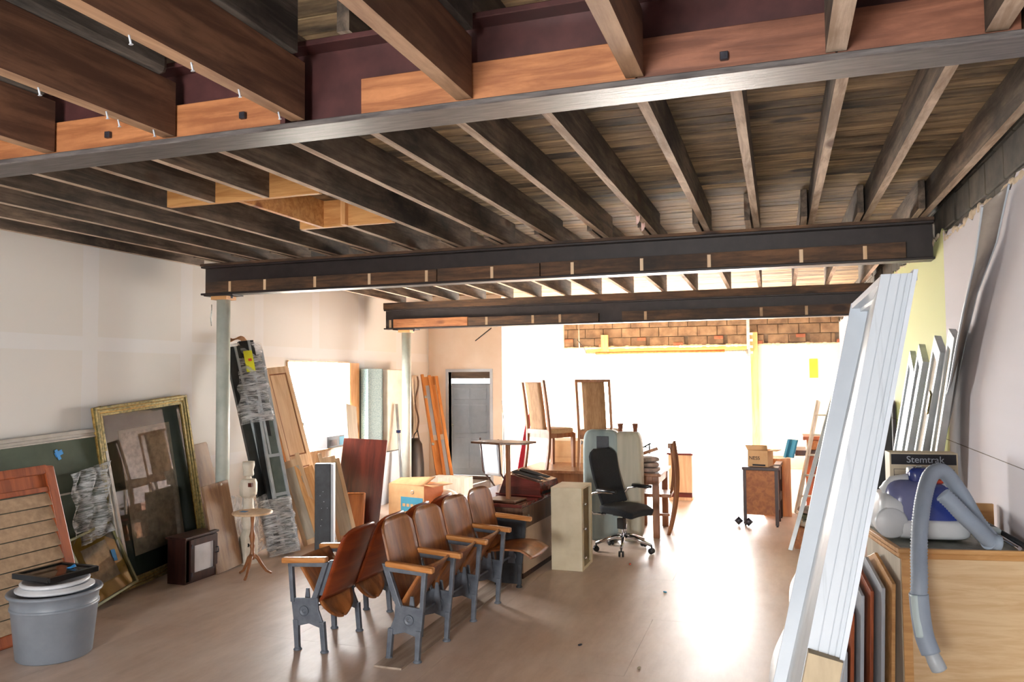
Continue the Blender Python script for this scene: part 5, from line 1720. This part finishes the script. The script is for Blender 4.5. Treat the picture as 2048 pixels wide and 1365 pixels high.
G().blob((-.035, -.02, .28), (.014, .03, .032), .5, 14).build('latch', 'vacwhite', t)
G().lathe([(0, 0), (.012, 0), (.01, .006), (0, .006)], 12, (.0, -.02, .31)).build('button', 'galv', t)
G().lathe([(.030, -.01), (.042, -.01), (.044, .0), (.044, .03), (.034, .035), (.030, .03)], 22, mx=Matrix.Translation((.105, -.035, .20)) @ Matrix.Rotation(R(75), 4, 'X') @ Matrix.Rotation(R(40), 4, 'Y')).build('hose_socket', 'vacwhite', t)
G().box(.02, .1, -.01, .06, .232, .25).build('label_patch', 'redink', t)
tinv = (Matrix.Translation((.690, 4.73, CZ + .003)) @ Matrix.Rotation(R(6), 4, 'Z') @ Matrix.Scale(VS, 4)).inverted()


def spline(P, n):
    out = []
    P = [P[0]] + P + [P[-1]]
    for i in range(1, len(P) - 2):
        p0, p1, p2, p3 = P[i - 1], P[i], P[i + 1], P[i + 2]
        for k in range(n):
            s = k / n
            out.append(.5 * ((2 * p1) + (p2 - p0) * s + (2 * p0 - 5 * p1 + 4 * p2 - p3) * s * s + (3 * p1 - p0 - 3 * p2 + p3) * s ** 3))
    out.append(P[-2])
    return out


def ribbed(pts, r, name, parent, step=.0062):
    L_ = spline(pts, 24)
    res = [L_[0]]
    acc = 0
    for a, b in zip(L_, L_[1:]):
        d = (b - a).length
        while acc + d >= step:
            s = (step - acc) / d
            a = a.lerp(b, s)
            res.append(a.copy())
            d = (b - a).length
            acc = 0
        acc += d
    rs = [r if (i // 1) % 2 else r * .88 for i in range(len(res))]
    return G().tube(res, rs, 18).build(name, 'hose', parent)


A = [kk(p) for p in [(.632, 4.42, .78), (.640, 4.44, .88), (.650, 4.50, .98), (.672, 4.58, 1.12), (.710, 4.68, 1.25), (.76, 4.78, 1.343), (.823, 4.85, 1.362), (.885, 4.93, 1.305), (.955, 5.0, 1.2), (1.03, 5.08, 1.07), (1.10, 5.05, .965), (1.06, 4.99, .965)]]
A = [tinv @ p for p in A]
ribbed(A[:], .031, 'hose', t)
Bp = [kk(p) for p in [(.825, 4.86, 1.235), (.87, 4.86, 1.19), (.93, 4.88, 1.12), (1.0, 4.93, 1.05), (1.07, 5.0, .975), (1.13, 5.02, .955)]]
Bp = [tinv @ p for p in Bp]
ribbed(Bp, .033, 'hose', t)
g1 = [tinv @ kk(p) for p in [(.632, 4.42, .80), (.637, 4.415, .70), (.650, 4.41, .60), (.675, 4.40, .52)]]
G().tube(spline(g1, 6), [.034] * 19, 16).build('hose_cuff', 'hose', t)
G().tube([p + Vector((-.012, -.012, 0)) for p in spline(g1[:3], 6)], .02, 14).build('grip', 'hosegrip', t)
g2 = [tinv @ kk(p) for p in [(.662, 4.405, .56), (.69, 4.40, .49), (.712, 4.40, .44)]]
G().tube(spline(g2, 6), [.026] * 6 + [.028] * 6 + [.02], 16).build('grip_end', 'silver', t)

# vacuum wand lying along the wall
t = thing('vacuum_wand', 'black and chrome vacuum tubes lying beside the ribbed hose at the wall', 'tube', (0, 0, 0))
G().tube([(1.0, 5.02, 1.10), (1.118, 4.5, 1.045)], .013, 12).build('black_tube', 'black_plastic', t)
G().tube([(.97, 4.97, 1.085), (1.09, 4.48, 1.036)], .010, 12).build('chrome_tube', 'chrome', t)
G().blob((1.03, 4.74, 1.07), (.04, .05, .018), .5, 14).build('clip', 'hosegrip', t)

# ------------------------------------------------------------------ white door frame
t = thing('white_door_frame', 'tall white door frame with grooved jambs leaning at the right, nearest the camera', 'door frame')


def jamb(top, bot, w, d_, name, m, grooves=()):
    """board from the floor to the top; width along x, depth along y"""
    top, bot = Vector(top), Vector(bot)
    dirv = (bot - top)
    base = top + dirv * (top.z / -dirv.z)
    o = G()
    pieces = []
    edges = [0] + [x for gpos in grooves for x in (gpos - .0012, gpos + .0012)] + [w]
    for a, b in zip(edges[::2], edges[1::2]):
        o.hexa([base + Vector((a, 0, 0)), base + Vector((b, 0, 0)), base + Vector((b, d_, 0)), base + Vector((a, d_, 0)),
                top + Vector((a, 0, 0)), top + Vector((b, 0, 0)), top + Vector((b, d_, 0)), top + Vector((a, d_, 0))])
    o.hexa([base + Vector((.001, .003, 0)), base + Vector((w - .001, .003, 0)), base + Vector((w - .001, d_ - .001, 0)), base + Vector((.001, d_ - .001, 0)),
            top + Vector((.001, .003, -.001)), top + Vector((w - .001, .003, -.001)), top + Vector((w - .001, d_ - .001, -.001)), top + Vector((.001, d_ - .001, -.001))])
    return o.build(name, m, t)


jamb((.262, 3.20, 2.158), (-.041, 2.85, .863), .062, .02, 'far_jamb', 'white')
jamb((.257, 2.25, 2.154), (.032, 2.00, 1.179), .074, .02, 'near_jamb', 'white_worn', (.024, .047, .062))
jamb((.332, 2.24, 2.162), (.106, 1.99, 1.187), .011, .05, 'stop_strip', 'white')
far_r, near_l = (Vector((.3245, 3.215, 2.15)), Vector((-.041 + .0625 - .2015, 2.662, .16))), (Vector((.262, 2.272, 2.15)), Vector((.032 - .2277, 1.75, .18)))
g = G()
pts = []
for z in (0.0, 2.135):
    for P in (far_r, near_l):
        f = (P[0].z - z) / (P[0].z - P[1].z)
        q = P[0].lerp(P[1], f)
        pts.append(q)
a0, b0, a1, b1 = pts
e = Vector((.006, 0, 0))
g.hexa([a0, a0 + e, b0 + e, b0, a1, a1 + e, b1 + e, b1])
g.build('inner_face', 'silver', t)
G().hexa([(.262, 2.271, 2.137), (.345, 2.271, 2.137), (.322, 3.20, 2.137), (.262, 3.20, 2.137), (.262, 2.271, 2.156), (.345, 2.271, 2.156), (.322, 3.20, 2.156), (.262, 3.20, 2.156)]).build('head_jamb', 'white', t)
G().hexa([(.30, 2.5, 2.125), (.325, 2.5, 2.125), (.312, 3.19, 2.125), (.29, 3.19, 2.125), (.30, 2.5, 2.137), (.325, 2.5, 2.137), (.312, 3.19, 2.137), (.29, 3.19, 2.137)]).build('head_stop', 'vacwhite', t)
# brown card sleeve round the near jamb foot
bt = Vector((.050, 1.985, 1.245))
dv = (Vector((.032, 2.0, 1.179)) - Vector((.257, 2.25, 2.154))).normalized()
base = bt + dv * (bt.z / -dv.z)
g = G().hexa([base + Vector((0, -.006, 0)), base + Vector((.072, -.006, 0)), base + Vector((.072, .05, 0)), base + Vector((0, .05, 0)), bt + Vector((0, -.0, .008)), bt + Vector((.074, 0, -.008)), bt + Vector((.074, .05, -.008)), bt + Vector((0, .05, .008))])
label_part(g.build('card_sleeve', 'kraft', t), 'grey brown card sleeve')
# pale paper on the floor
def paperfn(u, v):
    yy = 2.2 + 5.9 * v
    e = .11 - .42 * (1 - v) + .02 * math.sin(v * 19)
    return (e + u * .75, yy, .004 + .006 * max(0, 1 - u * 8) * (1 + math.sin(v * 23)))


tag(G().sheet(paperfn, 10, 60, .002).build('floor_paper', 'paper', None), 'white paper covering the floor strip along the right side', 'paper')

# debris on the floor
deb = [((-.983, 7.052, 0), 'blueprint', 'small blue scrap on the open floor right of the office chair'), ((-1.455, 7.979, 0), 'redink', 'pink red scrap near the front caster of the office chair'),
       ((-1.368, 5.516, 0), 'bolt', 'dark chip on the floor right of the theater seats'), ((-.9, 5.2, 0), 'kraft', 'tan chip on the near floor, in the middle of the picture')]
for p, m, lab in deb:
    tag(G().blob((0, 0, .006), (.02, .009, .006), .7, 8).build('floor_scrap', m, None, xf=Matrix.Translation(p) @ Matrix.Rotation(rnd.uniform(0, 3), 4, 'Z')), lab, 'scrap')
for p, lab in (((-1.00, 6.2, 3.091), 'left pale shred hanging from a middle-bay joist'), ((-.99, 5.9, 3.091), 'right pale shred hanging from a middle-bay joist')):
    tag(G().sheet(lambda u, v: (.03 * u, .02 * math.sin(u * 4), -.07 * v * (1 - .5 * u)), 4, 6, .002).build('shred', 'pink', None, xf=Matrix.Translation(p)), lab, 'scrap')
